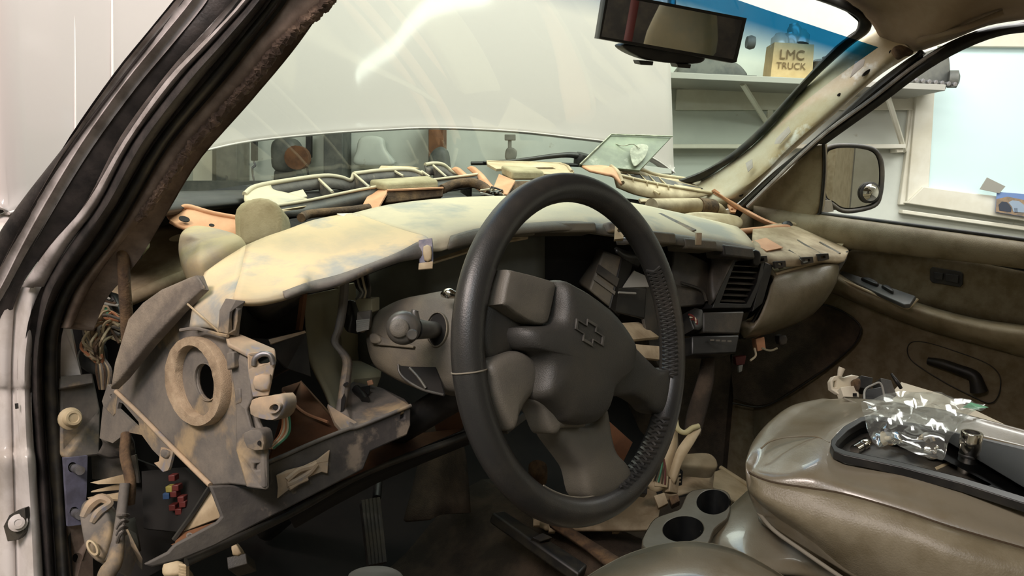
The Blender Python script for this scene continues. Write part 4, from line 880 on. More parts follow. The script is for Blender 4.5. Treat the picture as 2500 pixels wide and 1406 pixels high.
for x0, y0, x1, y1, d0, d1 in ((778, 437, 812, 469, 1.49, 1.36), (864, 424, 902, 457, 1.57, 1.43), (960, 416, 985, 430, 1.66, 1.62), (1030, 418, 1050, 432, 1.70, 1.66), (1058, 404, 1090, 432, 1.73, 1.66), (1125, 432, 1150, 446, 1.73, 1.66)):
    p, q = D(x0, y0, d0), D(x1, y1, d1)
    plate('rib', [p, q, q+Vector((0, 0, -.035)), p+Vector((0, 0, -.035))], 'dashd', tray, .003)
    tube('rib_edge', [p, q], .0028, 'dash2', tray, 6, 1)
plate('tray_ledge', DL([(930, 404, 1.72), (1000, 405, 1.75), (1025, 410, 1.76), (1000, 414, 1.74), (920, 417, 1.70)]), 'gasket', tray, .003)
tube('brown_cable_run', DL([(735, 532, 1.22), (760, 522, 1.25), (850, 514, 1.30), (900, 507, 1.34)]), .0075, 'tape', body, 10)
plate('white_trim_edge', DL([(685, 513, 1.24), (750, 503, 1.28), (740, 510, 1.28), (688, 518, 1.24)]), 'gasket', tray, .003)
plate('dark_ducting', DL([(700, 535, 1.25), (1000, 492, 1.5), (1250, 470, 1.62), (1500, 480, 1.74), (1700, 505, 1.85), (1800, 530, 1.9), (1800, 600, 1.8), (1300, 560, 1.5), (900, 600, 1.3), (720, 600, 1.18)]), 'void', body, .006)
torn = tag(plate('torn_paper', DL([(822, 521, 1.13), (850, 520, 1.14), (872, 524, 1.145), (878, 530, 1.14), (860, 528, 1.13), (838, 528, 1.125)]), 'white', None, .002), 'tiny torn white paper scrap on the dash shell seam', 'paper')
# foam blocks with their terracotta brackets
def foamblock(q, top, lab, depth_):
    t = thing('foam_block', lab, 'foam', tuple(D(*q[0])), 'foam blocks along the dash top')
    f = DL(q); b = DL(top)
    vs = f+b; fs = [(0, 1, 2, 3), (4, 7, 6, 5), (0, 4, 5, 1), (1, 5, 6, 2), (2, 6, 7, 3), (3, 7, 4, 0)]
    obj('block', vs, fs, 'foamd', t, bevel=.005, seg=3); return t
fb = foamblock([(940, 447, 1.42), (1070, 439, 1.47), (1072, 461, 1.47), (942, 467, 1.42)], [(901, 438, 1.46), (1046, 428, 1.52), (1048, 450, 1.52), (902, 460, 1.46)], 'long beige foam block on the nearer terracotta bracket', .05)
fb2 = foamblock([(1250, 416, 1.60), (1328, 418, 1.64), (1330, 440, 1.64), (1248, 440, 1.60)], [(1222, 403, 1.67), (1310, 408, 1.70), (1312, 430, 1.70), (1224, 428, 1.67)], 'short beige foam block on the farther terracotta bracket', .05)
tb = thing('foam_bracket', 'terracotta bracket under the nearer foam block', 'bracket', tuple(D(940, 480, 1.4)), 'terracotta brackets carrying foam')
plate('flap', DL([(906, 462, 1.47), (948, 463, 1.42), (922, 508, 1.33), (877, 514, 1.34)]), 'orange', tb, .004)
fbox('box_front', DL([(948, 463, 1.41), (1082, 459, 1.47), (1082, 480, 1.47), (940, 496, 1.40)]), .05, 'tape', tb, .002)
tube('bracket_edge', DL([(945, 465, 1.408), (1082, 459, 1.468)]), .0025, 'orange', tb, 6, 1)
tb2 = thing('foam_bracket', 'terracotta bracket under the farther foam block', 'bracket', tuple(D(1230, 460, 1.58)), 'terracotta brackets carrying foam')
plate('flap', DL([(1218, 424, 1.66), (1258, 440, 1.59), (1238, 474, 1.50), (1200, 468, 1.55)]), 'orange', tb2, .004)
fbox('box_front', DL([(1258, 441, 1.585), (1335, 440, 1.62), (1330, 470, 1.60), (1240, 474, 1.55)]), .05, 'tape', tb2, .002)
# two terracotta straps
for i, (l, lab) in enumerate((([(1112, 412, 1.70), (1135, 432, 1.66), (1160, 452, 1.62), (1185, 470, 1.58)], 'left of two terracotta straps crossed behind the dash shell'), ([(1150, 410, 1.72), (1170, 428, 1.68), (1190, 452, 1.62), (1215, 472, 1.56)], 'right of two terracotta straps crossed behind the dash shell'))):
    t = tag(surf('terracotta_strap', [DL([(a-11, b, c) for a, b, c in l]), DL([(a, b-5, c-.01) for a, b, c in l]), DL([(a+11, b-2, c) for a, b, c in l])], 'orange', None, .005), lab, 'strap', 'terracotta straps')
wb = thing('wire_bundle', 'bundle of cut wires and taped loom between the foam blocks', 'wires', tuple(D(1180, 460, 1.55)))
tube('taped_loom', DL([(1080, 462, 1.52), (1110, 450, 1.54), (1150, 446, 1.56), (1180, 456, 1.55), (1195, 472, 1.53)]), .010, 'tape', wb, 10)
for k in range(14):
    x_, y_ = 1180+random.uniform(0, 50), 458+random.uniform(0, 16)
    tube('wire', DL([(x_, y_, 1.53), (x_+random.uniform(-14, 14), y_+random.uniform(-6, 4), 1.52), (x_+random.uniform(-22, 22), y_+random.uniform(-4, 8), 1.51)]), .002, ['blackpl', 'greyp', 'whitew', 'darkpl'][k % 4], wb, 5)
# trim bezel
bz = thing('loose_trim_frame', 'flat ivory trim frame with a slot lying by the windshield', 'trim', tuple(D(1300, 405, 1.75)))
plate('bezel', DL([(1188, 391, 1.80), (1370, 396, 1.88), (1402, 418, 1.80), (1398, 424, 1.78), (1330, 424, 1.72), (1260, 410, 1.74), (1212, 412, 1.70), (1190, 400, 1.76)]), 'gasket', bz, .006, holes=[DL([(1298, 408, 1.78), (1350, 408, 1.80), (1358, 413, 1.79), (1306, 413, 1.76)])], bevel=.002)
tube('bezel_bead', DL([(1190, 396, 1.79), (1210, 397, 1.795), (1366, 401, 1.86), (1396, 418, 1.79)]), .004, 'tan', bz, 8)
# plastic sheet with smear
cd = thing('plastic_sheet', 'pale greenish plastic panel standing tilted against the windshield', 'panel', tuple(D(1520, 400, 1.8)))
cp = [(1415, 402, 1.78), (1492, 328, 1.86), (1640, 333, 1.90), (1562, 416, 1.80)]
plate('sheet', DL(cp), 'card', cd, .006, bevel=.001)
tube('sheet_edge', DL([(1416, 401, 1.775), (1492, 328, 1.855), (1642, 333, 1.895)]), .002, 'smear', cd, 6, 1)
puff('smear', DL([(1540, 362, 1.825), (1560, 352, 1.835), (1582, 356, 1.84), (1578, 378, 1.82), (1562, 398, 1.805), (1548, 405, 1.795), (1540, 385, 1.81)]), 'smear', cd, .001, .0008)
tube('smear_streak', DL([(1500, 350, 1.846), (1520, 356, 1.838), (1545, 352, 1.834), (1562, 362, 1.822)]), .0012, 'smear', cd, 5)
# right defroster tray
rt = thing('passenger_tray', 'ivory ribbed defroster tray on the passenger end of the dash', 'tray', tuple(D(1600, 440, 1.8)))
f2 = [(1500, 425, 1.74), (1560, 440, 1.79), (1640, 456, 1.84), (1738, 472, 1.90)]
surf('front_wall', [DL(f2), DL([(1508, 455, 1.72), (1560, 475, 1.76), (1640, 488, 1.80), (1690, 486, 1.85)])], 'tan', rt, .005, nu=2, nv=3)
tube('front_rim', DL(f2), .0045, 'gasket', rt, 8)
b2 = [(1492, 408, 1.80), (1560, 414, 1.87), (1600, 427, 1.90), (1660, 436, 1.94), (1705, 444, 1.96), (1730, 465, 1.92)]
surf('back_wall', [DL(b2), DL([(x_, y_+10, d_-.03) for x_, y_, d_ in b2])], 'tan', rt, .004, nu=1, nv=3)
tube('back_rim', DL(b2), .006, 'gasket', rt, 8)
plate('tray_bottom', DL([(1500, 424, 1.76), (1590, 428, 1.88), (1720, 460, 1.92), (1640, 460, 1.85)]), 'dashd', rt, .003)
for x0, y0, x1, y1 in ((1520, 412, 1545, 436), (1555, 418, 1580, 443), (1580, 424, 1605, 450), (1605, 430, 1632, 455)):
    p, q = D(x0, y0, 1.84+(x0-1520)*.0006), D(x1, y1, 1.77+(x0-1520)*.0006)
    plate('rib', [p, q, q+Vector((0, 0, -.02)), p+Vector((0, 0, -.02))], 'gasket', rt, .003)
plate('tray_floor', DL([(1640, 442, 1.90), (1700, 452, 1.93), (1718, 465, 1.90), (1650, 456, 1.86)]), 'gasket', rt, .003)
tube('side_pin', DL([(1597, 466, 1.79), (1610, 474, 1.77)]), .003, 'gasket', rt, 6, 1)
plate('lower_trim_strip', DL([(1560, 484, 1.74), (1672, 484, 1.82), (1675, 490, 1.81), (1565, 492, 1.73)]), 'tan', rt, .006)
fbox('grey_cowl_strip', DL([(1562, 402, 1.98), (1640, 412, 2.02), (1640, 424, 2.02), (1590, 424, 1.98)]), .03, 'greyp', rt)
# orange rag-like bracket by the tray
ob = thing('crumpled_bracket', 'crumpled terracotta bracket draped behind the steering wheel top', 'bracket', tuple(D(1470, 430, 1.72)))
surf('flap', [DL([(1420, 402, 1.79), (1424, 407, 1.77), (1440, 416, 1.73)]), DL([(1442, 402, 1.80), (1462, 410, 1.74), (1480, 424, 1.68)]), DL([(1490, 406, 1.78), (1495, 412, 1.72), (1500, 430, 1.68)]), DL([(1510, 420, 1.76), (1514, 436, 1.70), (1520, 450, 1.67)])], 'orange', ob, .005)
tube('fold', DL([(1492, 406, 1.77), (1508, 420, 1.73), (1520, 446, 1.68)]), .005, 'tan', ob, 8)
tube('loose_end', DL([(1425, 474, 1.48), (1445, 478, 1.47), (1462, 486, 1.46)]), .009, 'orange', ob, 8)
# corrugated tube duct on the right
td = thing('round_duct', 'tan round duct with corrugated sleeve at the passenger end', 'duct', tuple(D(1680, 505, 1.78)))
tube('duct', DL([(1590, 505, 1.70), (1650, 504, 1.76), (1700, 503, 1.80), (1705, 503, 1.81)]), .019, 'tan', td, 18)
tube('sleeve', DL([(1703, 504, 1.80), (1722, 505, 1.82), (1738, 507, 1.84)]), .021, 'tape', td, 18, 7, ridge=-.08)
tube('elbow', DL([(1737, 507, 1.84), (1752, 515, 1.86), (1760, 530, 1.87)]), [.017, .018, .019], 'tan', td, 16)
lb = puff('duct_lobe', DL([(1660, 528, 1.70), (1700, 522, 1.74), (1760, 526, 1.80), (1800, 533, 1.84), (1812, 548, 1.83), (1800, 562, 1.80), (1750, 562, 1.75), (1690, 548, 1.70)]), 'gasket', None, .02, .012)
tag(lb, 'smooth cream duct lobe beneath the round duct', 'duct')
# pinkish brackets on the right end
rb = thing('long_bracket', 'long terracotta bar slanting down to the passenger door', 'bracket', tuple(D(1830, 510, 1.8)))
surf('bar', [DL([(1736, 466, 1.90), (1790, 505, 1.86), (1850, 540, 1.82), (1900, 562, 1.80), (1924, 572, 1.78)]), DL([(1742, 464, 1.89), (1798, 500, 1.85), (1858, 534, 1.81), (1912, 556, 1.79), (1930, 566, 1.77)]), DL([(1750, 468, 1.90), (1805, 500, 1.86), (1864, 532, 1.82), (1918, 552, 1.80), (1934, 560, 1.78)])], 'orange', rb, .008)
plate('bar_tab', DL([(1776, 498, 1.87), (1800, 508, 1.86), (1796, 518, 1.85), (1784, 517, 1.85)]), 'orange', rb, .005, holes=[DL([(x_, y_, 1.86) for x_, y_ in ell(1787, 511, 3, 2.5, 0, 8)])])
tube('cross_bar', DL([(1792, 568, 1.70), (1850, 562, 1.74), (1915, 556, 1.78), (1926, 560, 1.78)]), .008, 'orange', rb, 8)
plate('pink_tape', DL([(1830, 590, 1.605), (1870, 580, 1.64), (1912, 604, 1.595), (1872, 612, 1.56)]), 'orange', dash, .002, bevel=0)
wr = thing('door_wedge', 'pale trim strip with dark clip between the dash end and the door', 'trim', tuple(D(1960, 560, 1.8)))
tube('strip', DL([(1925, 546, 1.80), (1950, 552, 1.80), (2000, 576, 1.78), (2060, 600, 1.73)]), .006, 'gasket', wr, 8)
puff('clip', DL([(1905, 550, 1.80), (1922, 542, 1.80), (1935, 552, 1.80), (1920, 568, 1.78)]), 'blackpl', wr, .015, .008)
# cream clips at the near end behind the pole
ck = thing('cream_bracket', 'cream painted metal bracket beside the hanging cable', 'bracket', tuple(D(340, 600, 1.15)))
surf('bracket_top', [DL([(308, 572, 1.12), (300, 600, 1.1), (262, 630, 1.08), (255, 642, 1.08)]), DL([(352, 563, 1.15), (352, 585, 1.13), (330, 606, 1.1), (310, 618, 1.1)]), DL([(358, 570, 1.16), (366, 598, 1.13), (358, 612, 1.12), (350, 622, 1.12)])], 'cream', ck, .008)
surf('bracket_low', [DL([(262, 645, 1.1), (250, 690, 1.1), (225, 725, 1.08)]), DL([(282, 655, 1.12), (275, 700, 1.12), (262, 720, 1.1)])], 'cream', ck, .006)
puff('dark_plug', DL([(318, 616, 1.13), (338, 612, 1.13), (338, 630, 1.13), (322, 636, 1.13)]), 'blackpl', ck, .01, .006, cn=2)
plate('cream_leaf', DL([(215, 738, 1.1), (240, 722, 1.12), (275, 715, 1.13), (262, 735, 1.1), (225, 748, 1.08)]), 'cream', ck, .003)
for k in range(5): tube('frayed_wire', DL([(200+k*6, 722+k*5, 1.09), (235+k*3, 708+k*8, 1.09), (262+k*7, 726+k*5, 1.09)]), .0022, ['whitew', 'greyp', 'blackpl', 'tape', 'greyp'][k], ck, 6)
# wire tangle at the near end
wt = thing('wire_tangle', 'tangled loom of pale and orange wires left of the dash end plate', 'wires', tuple(D(245, 830, 1.08)))
for k in range(34):
    a0 = random.uniform(0, 1); x0 = 298-random.uniform(0, 8); y0 = 785+random.uniform(-12, 60)
    xm = 215+random.uniform(-18, 40); ym = 800+random.uniform(-8, 60); x1 = 240+random.uniform(-12, 14); y1 = 870+random.uniform(-8, 22)
    tube('wire', DL([(x0, y0, 1.09+random.uniform(-.02, .02)), ((x0+xm)/2, min(y0, ym)-random.uniform(0, 12), 1.08), (xm, ym, 1.07+random.uniform(-.02, .02)), ((xm+x1)/2, (ym+y1)/2+4, 1.07), (x1, y1, 1.08)]), .0021, ['tan', 'tape', 'dashg', 'orangew', 'tan', 'tape', 'gasket'][k % 7], wt, 5, 4)
for k in range(8): tube('wire_tail', DL([(238+k*2, 872, 1.08), (236+k*5, 905, 1.08), (244+k*3, 950, 1.09)]), .0021, ['tape', 'darkpl', 'tan', 'dashg'][k % 4], wt, 5, 4)
puff('dark_connector', DL([(200, 850, 1.1), (240, 845, 1.1), (245, 900, 1.1), (235, 915, 1.1), (198, 890, 1.1)]), 'blackpl', wt, .02, .01)
puff('black_boot', DL([(262, 712, 1.12), (285, 722, 1.12), (300, 765, 1.11), (288, 772, 1.11), (265, 740, 1.12)]), 'blackpl', wt, .012, .008)
tube('pale_wire', DL([(258, 752, 1.1), (266, 768, 1.09), (300, 776, 1.09)]), .002, 'greenw', wt, 6)

# ---------------------------------------------------------------- near lower clutter under the dash
ib = thing('relay_module', 'dusty grey relay module under the near end of the dashboard', 'module', tuple(D(280, 1290, 1.0)))
fbox('module_body', DL([(222, 1222, .99), (262, 1212, 1.0), (302, 1270, .98), (350, 1365, .97)][:4]), .05, 'dashg', ib, .003)
puff('module_face', DL([(200, 1250, .97), (215, 1222, .98), (255, 1228, .98), (275, 1280, .95), (272, 1320, .94), (250, 1372, .93), (218, 1350, .94), (205, 1300, .95)]), 'dashg', ib, .06, .008)
ring('module_window', (230, 1338), 12, 22, 7, 15, -30, plane((205, 1300, .934), (272, 1320, .924), (250, 1372, .914)), .004, 'gasket', ib, 20)
surf('module_side', [DL([(272, 1280, .95), (330, 1262, 1.02)]), DL([(275, 1320, .94), (340, 1315, 1.01)]), DL([(262, 1368, .93), (345, 1345, 1.0)])], 'dashg', ib, .01, nv=1)
tube('crumpled_tape', DL([(205, 1262, .96), (222, 1232, .965), (248, 1216, .97), (268, 1230, .97), (240, 1252, .955), (225, 1275, .95)]), [.006, .007, .006, .005, .006, .004], 'dasht', ib, 7)
pc = thing('pale_sharp_fins', 'thin pale metal fins under the dashboard above the relay module', 'bracket', tuple(D(260, 1180, 1.02)))
for l in ([(220, 1178, 1.03), (300, 1158, 1.0), (305, 1180, 1.0), (240, 1182, 1.02)], [(222, 1200, 1.04), (290, 1182, 1.01), (300, 1195, 1.01), (222, 1202, 1.04)], [(213, 1214, 1.05), (290, 1202, 1.0), (300, 1220, .99), (250, 1216, 1.0)]):
    plate('fin', DL(l), 'tan', pc, .003, bevel=0)
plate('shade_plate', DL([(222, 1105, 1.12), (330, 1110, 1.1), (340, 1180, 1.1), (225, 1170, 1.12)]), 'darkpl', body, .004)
cb = thing('wrapped_loom', 'thick tape wrapped loom dangling under the near dash end', 'cable', tuple(D(300, 1200, .95)))
tube('loom', DL([(308, 1060, .98), (305, 1110, .96), (318, 1170, .94), (316, 1230, .94)]), .0065, 'tape', cb, 12)
tube('loom', DL([(305, 1180, .93), (298, 1240, .92), (290, 1310, .90), (280, 1370, .885), (262, 1400, .88), (250, 1450, .88)]), [.006, .006, .007, .009, .010, .010], 'dashg', cb, 12)
for k in range(4): tube('wrap_turn', DL([(300-k*2-13, 1262+k*27+random.uniform(-5,5), .905-.003*k), (300-k*2, 1256+k*15, .893-.003*k), (300-k*2+13, 1258+k*15, .905-.003*k)]), .0022, 'dashg', cb, 6)
fz = thing('fuse_box', 'dark fuse box with coloured fuses under the near dash', 'fuse box', tuple(D(420, 1230, 1.02)))
plate('fuse_panel', DL([(345, 1150, 1.08), (450, 1140, 1.05), (505, 1200, 1.0), (450, 1300, .98), (350, 1290, 1.04)]), 'void', fz, .01)
for x_, y_, m_ in ((411, 1195, 'yellow'), (427, 1192, 'red'), (422, 1207, 'red'), (404, 1212, 'blue'), (440, 1220, 'red'), (419, 1240, 'red'), (434, 1250, 'red'), (418, 1168, 'red'), (444, 1232, 'red')):
    fbox('fuse', DL([(x_-8, y_-7, 1.0), (x_+8, y_-8, 1.0), (x_+9, y_+7, 1.0), (x_-7, y_+8, 1.0)]), .014, m_, fz, .001)
tp = thing('brown_gusset', 'brown triangular gusset plates above the lower bar near end', 'bracket', tuple(D(490, 1230, .9)))
plate('gusset', DL([(512, 1192, .86), (540, 1262, .84), (436, 1302, .86)]), 'tan', tp, .004)
plate('gusset', DL([(430, 1305, .86), (540, 1268, .84), (420, 1360, .82)]), 'brown', tp, .004)
tube('gusset_rib', DL([(512, 1190, .855), (470, 1255, .855), (425, 1318, .85)]), .003, 'blackpl', tp, 6)
ring('gusset_hole', (467, 1312), 9, 8, 5, 4, 0, plane((430, 1305, .84), (540, 1268, .82), (420, 1360, .80)), .003, 'dashg', tp, 14)
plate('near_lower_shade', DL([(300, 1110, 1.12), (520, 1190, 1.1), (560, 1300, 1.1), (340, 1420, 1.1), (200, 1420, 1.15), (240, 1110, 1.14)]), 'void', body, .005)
gc = thing('glove_clip', 'yellow brown plastic comb clip hanging below the dash bar near end', 'clip', tuple(D(430, 1390, .85)))
puff('comb_base', DL([(405, 1376, .84), (448, 1374, .84), (455, 1402, .83), (402, 1408, .83)]), 'gasket', gc, .02, .006)
for k in range(4): tube('tooth', DL([(440, 1380+k*7, .825), (458, 1384+k*7, .82)]), .0025, 'gasket', gc, 6, 1)
lc = thing('hook_clip', 'small pale hook bracket dangling under the lower dash bar', 'clip', tuple(D(575, 1340, .95)))
puff('hook_stem', DL([(567, 1326, .96), (573, 1322, .96), (592, 1352, .95), (570, 1356, .95)]), 'tan', lc, .01, .004, cn=2)
fbox('hook_base', DL([(553, 1360, .95), (600, 1350, .95), (604, 1376, .94), (556, 1390, .94)]), .03, 'darkpl', lc)
lg = thing('lower_seam_bar', 'thin dark metal rail running under the lower dashboard bar', 'rail', tuple(D(900, 1150, 1.1)))
tube('rail', DL([(455, 1372, .79), (700, 1258, .89), (900, 1150, 1.02), (1145, 1062, 1.15)]), .005, 'darkpl', lg, 8)
tube('rail', DL([(520, 1345, .83), (700, 1240, .93), (880, 1158, 1.06), (1140, 1048, 1.20), (1320, 985, 1.32)]), .004, 'blackpl', lg, 8)
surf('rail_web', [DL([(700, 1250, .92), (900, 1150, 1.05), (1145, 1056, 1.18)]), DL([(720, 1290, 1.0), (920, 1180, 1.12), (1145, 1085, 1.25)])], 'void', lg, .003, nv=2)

# ================================================================ STEERING WHEEL
sw = thing('steering_wheel', 'large worn black leather steering wheel with grey centre pad', 'steering wheel', (-.4, 0, 0))
TILT = radians(WT) if 'WT' in globals() else radians(12)
WC = Vector((-.397, 0, .0)); WY = radians(2); Wn = Vector((sin(WY)*cos(TILT), -cos(WY)*cos(TILT), sin(TILT))); Wu = Vector((cos(WY), sin(WY), 0)); Wv = Wn.cross(Wu)*-1
Wv = Vector((-sin(WY)*sin(TILT), cos(WY)*sin(TILT), cos(TILT)))
WP = (WC, Wn)
RM, RT = .180, .0165
rimp = []
tube('rim', [WC+(Wu*cos(a)+Wv*sin(a))*RM for a in [2*pi*i/48 for i in range(48)]], RT, 'wheel', sw, 20, 2, closed=True, up=Wn, flat=1.0)
def wa(px, py, off=0): return onp(WP, px, py, off)
def wo(l, off=0): return [wa(a, b, off) for a, b in l]
# seam rings round the rim
def rimang(px, py):
    p = wa(px, py)-WC; return math.atan2(p.dot(Wv), p.dot(Wu))
def rimring(a, r=RT+.0006, tr=.0012, m='stitch', nm='rim_seam'):
    rd = Wu*cos(a)+Wv*sin(a); c = WC+rd*RM
    tube(nm, [c+(rd*cos(t)+Wn*sin(t))*r for t in [2*pi*i/16 for i in range(16)]], tr, m, sw, 6, 1, closed=True)
rimring(rimang(1150, 905), tr=.0008)
# lacing on the inner right side of the rim: crossed stitches over a gathered seam
vs, fs = [], []
def lace(a0, a1, n):
    for i in range(n):
        a = a0+(a1-a0)*i/(n-1); da = (a1-a0)/(n-1)
        for s_ in (-1, 1):
            pts = []
            for t, q in ((-.55, 0), (-.1, .5), (.35, 1)):
                an = a+da*q; rd = Wu*cos(an)+Wv*sin(an); th = pi+s_*0-.62+(-t if s_ > 0 else t)*1.0+.25
                pts.append(WC+rd*RM+(rd*cos(th)-Wn*sin(th)*-1)*(RT+.0012))
            tube('', pts, .0021, 'wheel', seg=5, n=2, join=(vs, fs))
aR0, aR1 = rimang(1600, 640), rimang(1612, 905)
lace(aR0, aR1, 26)
lace(rimang(1600, 1010), rimang(1500, 1150), 15)
o = obj('rim_lacing', vs, fs, 'wheel', sw); o['kind'] = 'stuff'
vs, fs = [], []
for i in range(40):
    a = rimang(1320, 1180)+(rimang(1440, 1195)-rimang(1320, 1180))*i/39; rd = Wu*cos(a)+Wv*sin(a)
    th = pi-.35; p = WC+rd*RM+(rd*cos(th)+Wn*sin(th))*(RT+.0005); tg = (-Wu*sin(a)+Wv*cos(a))*.0012
    tube('', [p-tg, p+tg], .0009, 'stitch', seg=5, n=1, join=(vs, fs))
o = obj('thread_stitches', vs, fs, 'stitch', sw); o['kind'] = 'stuff'
# pads and spokes (on the wheel plane, raised toward the driver)
hubo = [(1342, 688), (1379, 698), (1425, 726), (1476, 768), (1520, 830), (1526, 862), (1517, 905), (1474, 944), (1464, 975), (1450, 1010), (1418, 1036), (1362, 1034), (1340, 1012), (1318, 990), (1292, 966), (1296, 927), (1298, 890), (1284, 860), (1256, 845), (1252, 800), (1312, 795), (1335, 770)]
abc = puff('airbag_cover', wo(hubo, .012), 'hub', sw, .045, .028, n=Wn, cn=3, rings=[(.9, -1), (1, -.4), (1, 0), (.99, .3), (.965, .58), (.91, .8), (.8, .93), (.5, 1.0)])
puff('upper_spoke_pod', wo([(1228, 668), (1240, 660), (1330, 684), (1344, 694), (1345, 705), (1330, 775), (1322, 790), (1308, 794), (1276, 784), (1222, 748), (1214, 735)], .016), 'hub2', sw, .02, .008, n=Wn, cn=2, rings=[(1, -1), (1, 0), (.985, .5), (.95, .9), (.9, 1), (.5, 1)])
puff('upper_spoke', wo([(1180, 720), (1215, 700), (1260, 740), (1320, 785), (1300, 860), (1240, 858), (1185, 880), (1165, 820)], -.006), 'hub', sw, .02, .012, n=Wn)
puff('lower_spoke_cover', wo([(1178, 884), (1240, 856), (1280, 870), (1297, 900), (1291, 946), (1262, 985), (1243, 1022), (1235, 1052), (1220, 1034), (1196, 985), (1180, 930)], .002), 'hub2', sw, .016, .016, n=Wn)
puff('right_spoke', wo([(1500, 815), (1529, 838), (1565, 874), (1600, 903), (1640, 898), (1652, 930), (1640, 985), (1612, 1010), (1585, 1004), (1566, 984), (1527, 965), (1465, 965), (1480, 900)], -.004), 'hub', sw, .02, .012, n=Wn)
puff('bottom_spoke', wo([(1350, 1030), (1430, 1036), (1462, 980), (1478, 1060), (1492, 1105), (1522, 1140), (1530, 1180), (1480, 1215), (1424, 1215), (1404, 1150), (1386, 1120), (1342, 1058)], -.004), 'hub2', sw, .02, .014, n=Wn)
puff('hub_skirt', wo([(1290, 970), (1330, 965), (1380, 985), (1412, 1020), (1418, 1042), (1360, 1045), (1345, 1060), (1330, 1050), (1310, 1000)], .008), 'hub2', sw, .02, .010, n=Wn)
# bow-tie emblem, raised outline
ec = wa(1442, 812, .042); ex = (wa(1476, 832, .042)-wa(1410, 790, .042)).normalized(); ey = Wn.cross(ex)
bow = [(-.024, -.0055), (-.0095, -.0055), (-.0085, -.0125), (.0085, -.0125), (.0075, -.0055), (.026, -.0055), (.024, .0055), (.0095, .0055), (.0085, .0125), (-.0085, .0125), (-.0075, .0055), (-.026, .0055)]
e_out = [ec+ex*a+ey*b for a, b in bow]; e_in = [ec+ex*a*.86+ey*b*.74 for a, b in bow]
plate('emblem', e_out, 'stalk', abc, .002, holes=[e_in], depth_dir=-Wn, bevel=.0006)

# ================================================================ STEERING COLUMN
scol = thing('steering_column', 'grey plastic steering column shroud behind the wheel', 'steering column', (-.4, .15, -.02))
SCo = [(922, 850), (922, 812), (935, 785), (955, 762), (1005, 737), (1065, 724), (1130, 716), (1200, 740), (1230, 830), (1200, 960), (1111, 966), (1083, 962), (1032, 953), (972, 925), (938, 900)]
SP = plane((930, 850, 1.02), (1125, 715, .98), (1105, 962, .95))
puff('shroud', OL(SP, SCo, -.03), 'shroud', scol, .12, .045, cn=4)
SQ = (SP[0]+SP[1]*.016, SP[1])
plate('stalk_hole', OL(SQ, ell(1069, 805, 24, 40, 5, 20)), 'void', scol, .003, bevel=0)
ring('hole_rim', (1069, 805), 27, 44, 24, 40, 5, (SQ[0]-SP[1]*.002, SP[1]), .004, 'shroud', scol, 24)
plate('key_recess', OL(SQ, [(975, 892), (1000, 895), (1062, 896), (1075, 930), (1084, 962), (1040, 952), (1000, 932), (980, 912)]), 'void', scol, .003, bevel=0)
tube('key_recess_rim', OL(SQ, [(972, 890), (976, 910), (995, 930), (1035, 952), (1084, 964)]), .0018, 'stalk', scol, 8)
tube('key_slot_fin', OL((SQ[0]+SP[1]*.002, SP[1]), [(1000, 898), (1022, 922), (1040, 948)]), .002, 'stalk', scol, 8)
plate('seam_plate', OL((SQ[0]+SP[1]*.004, SP[1]), [(905, 822), (918, 818), (1010, 844), (1008, 850), (925, 842), (905, 836)]), 'shroud', scol, .02, bevel=.001)
puff('end_tab', OL((SQ[0]+SP[1]*.003, SP[1]), [(905, 818), (918, 814), (932, 824), (930, 838), (908, 838)]), 'shroud', scol, .02, .004, cn=2)
lv = thing('wiper_stalk', 'grey turn signal stalk with round push button end', 'stalk', tuple(D(1000, 800, .9)))
kc = D(978, 800, .885); kd = (CAM-kc).normalized()
tube('lever', [onp(SP, 1075, 806, -.02), D(1045, 805, .935), D(1012, 803, .91)], [.011, .011, .013], 'stalk', lv, 16)
lathe('knob', D(985, 800, .905), kd, [(.013, -.018), (.0185, -.01), (.0205, 0), (.0205, .010), (.0185, .016), (.0145, .0185)], 'stalk', lv, 28)
lathe('push_button', D(975, 801, .885), kd, [(.0115, -.01), (.0115, .001), (.0100, .0028), (.005, .0034)], 'hub2', lv, 24)
lathe('side_button', D(1006, 817, .885), kd, [(.007, -.01), (.007, .0), (.0055, .002)], 'stalk', lv, 18)
tube('finger_tab', DL([(1014, 784, .90), (1012, 765, .90), (1014, 757, .90)]), [.006, .005, .004], 'stalk', lv, 10)
tl_ = tag(tube('tilt_lever', DL([(1082, 719, .95), (1095, 716, .94), (1110, 719, .94), (1128, 718, .94)]), [.004, .007, .005, .004], 'chrome', None, 10), 'small shiny lever on top of the column shroud', 'lever')
# brown and dark bits behind the wheel
bx2 = thing('column_support', 'dark steel column support bar crossing behind the lower wheel', 'bracket', tuple(D(1260, 1020, 1.15)))
fbox('support_bar', DL([(1235, 1040, 1.12), (1300, 990, 1.16), (1312, 1002, 1.16), (1240, 1060, 1.12)]), .03, 'darkpl', bx2)
plate('brown_panel', DL([(1052, 960, 1.18), (1125, 968, 1.2), (1132, 1050, 1.2), (1065, 1052, 1.18)]), 'brown', bx2, .004)
ky = tag(plate('column_brown_card', DL([(1478, 1020, 1.30), (1545, 1080, 1.32), (1522, 1128, 1.32), (1482, 1088, 1.30)]), 'brown', None, .004), 'brown card piece seen through the lower right gap of the wheel', 'board')
ow = tag(tube('orange_wire_loop', DL([(1388, 1130, 1.22), (1386, 1150, 1.22), (1398, 1168, 1.22), (1415, 1172, 1.22)]), .003, 'orangew', None, 8), 'orange wire loop seen beside the bottom spoke', 'wire')
tube('steering_shaft', [Vector((-.40, .1, -.03)), Vector((-.40, .5, -.3)), Vector((-.40, .75, -.5))], .022, 'blackpl', scol, 12)
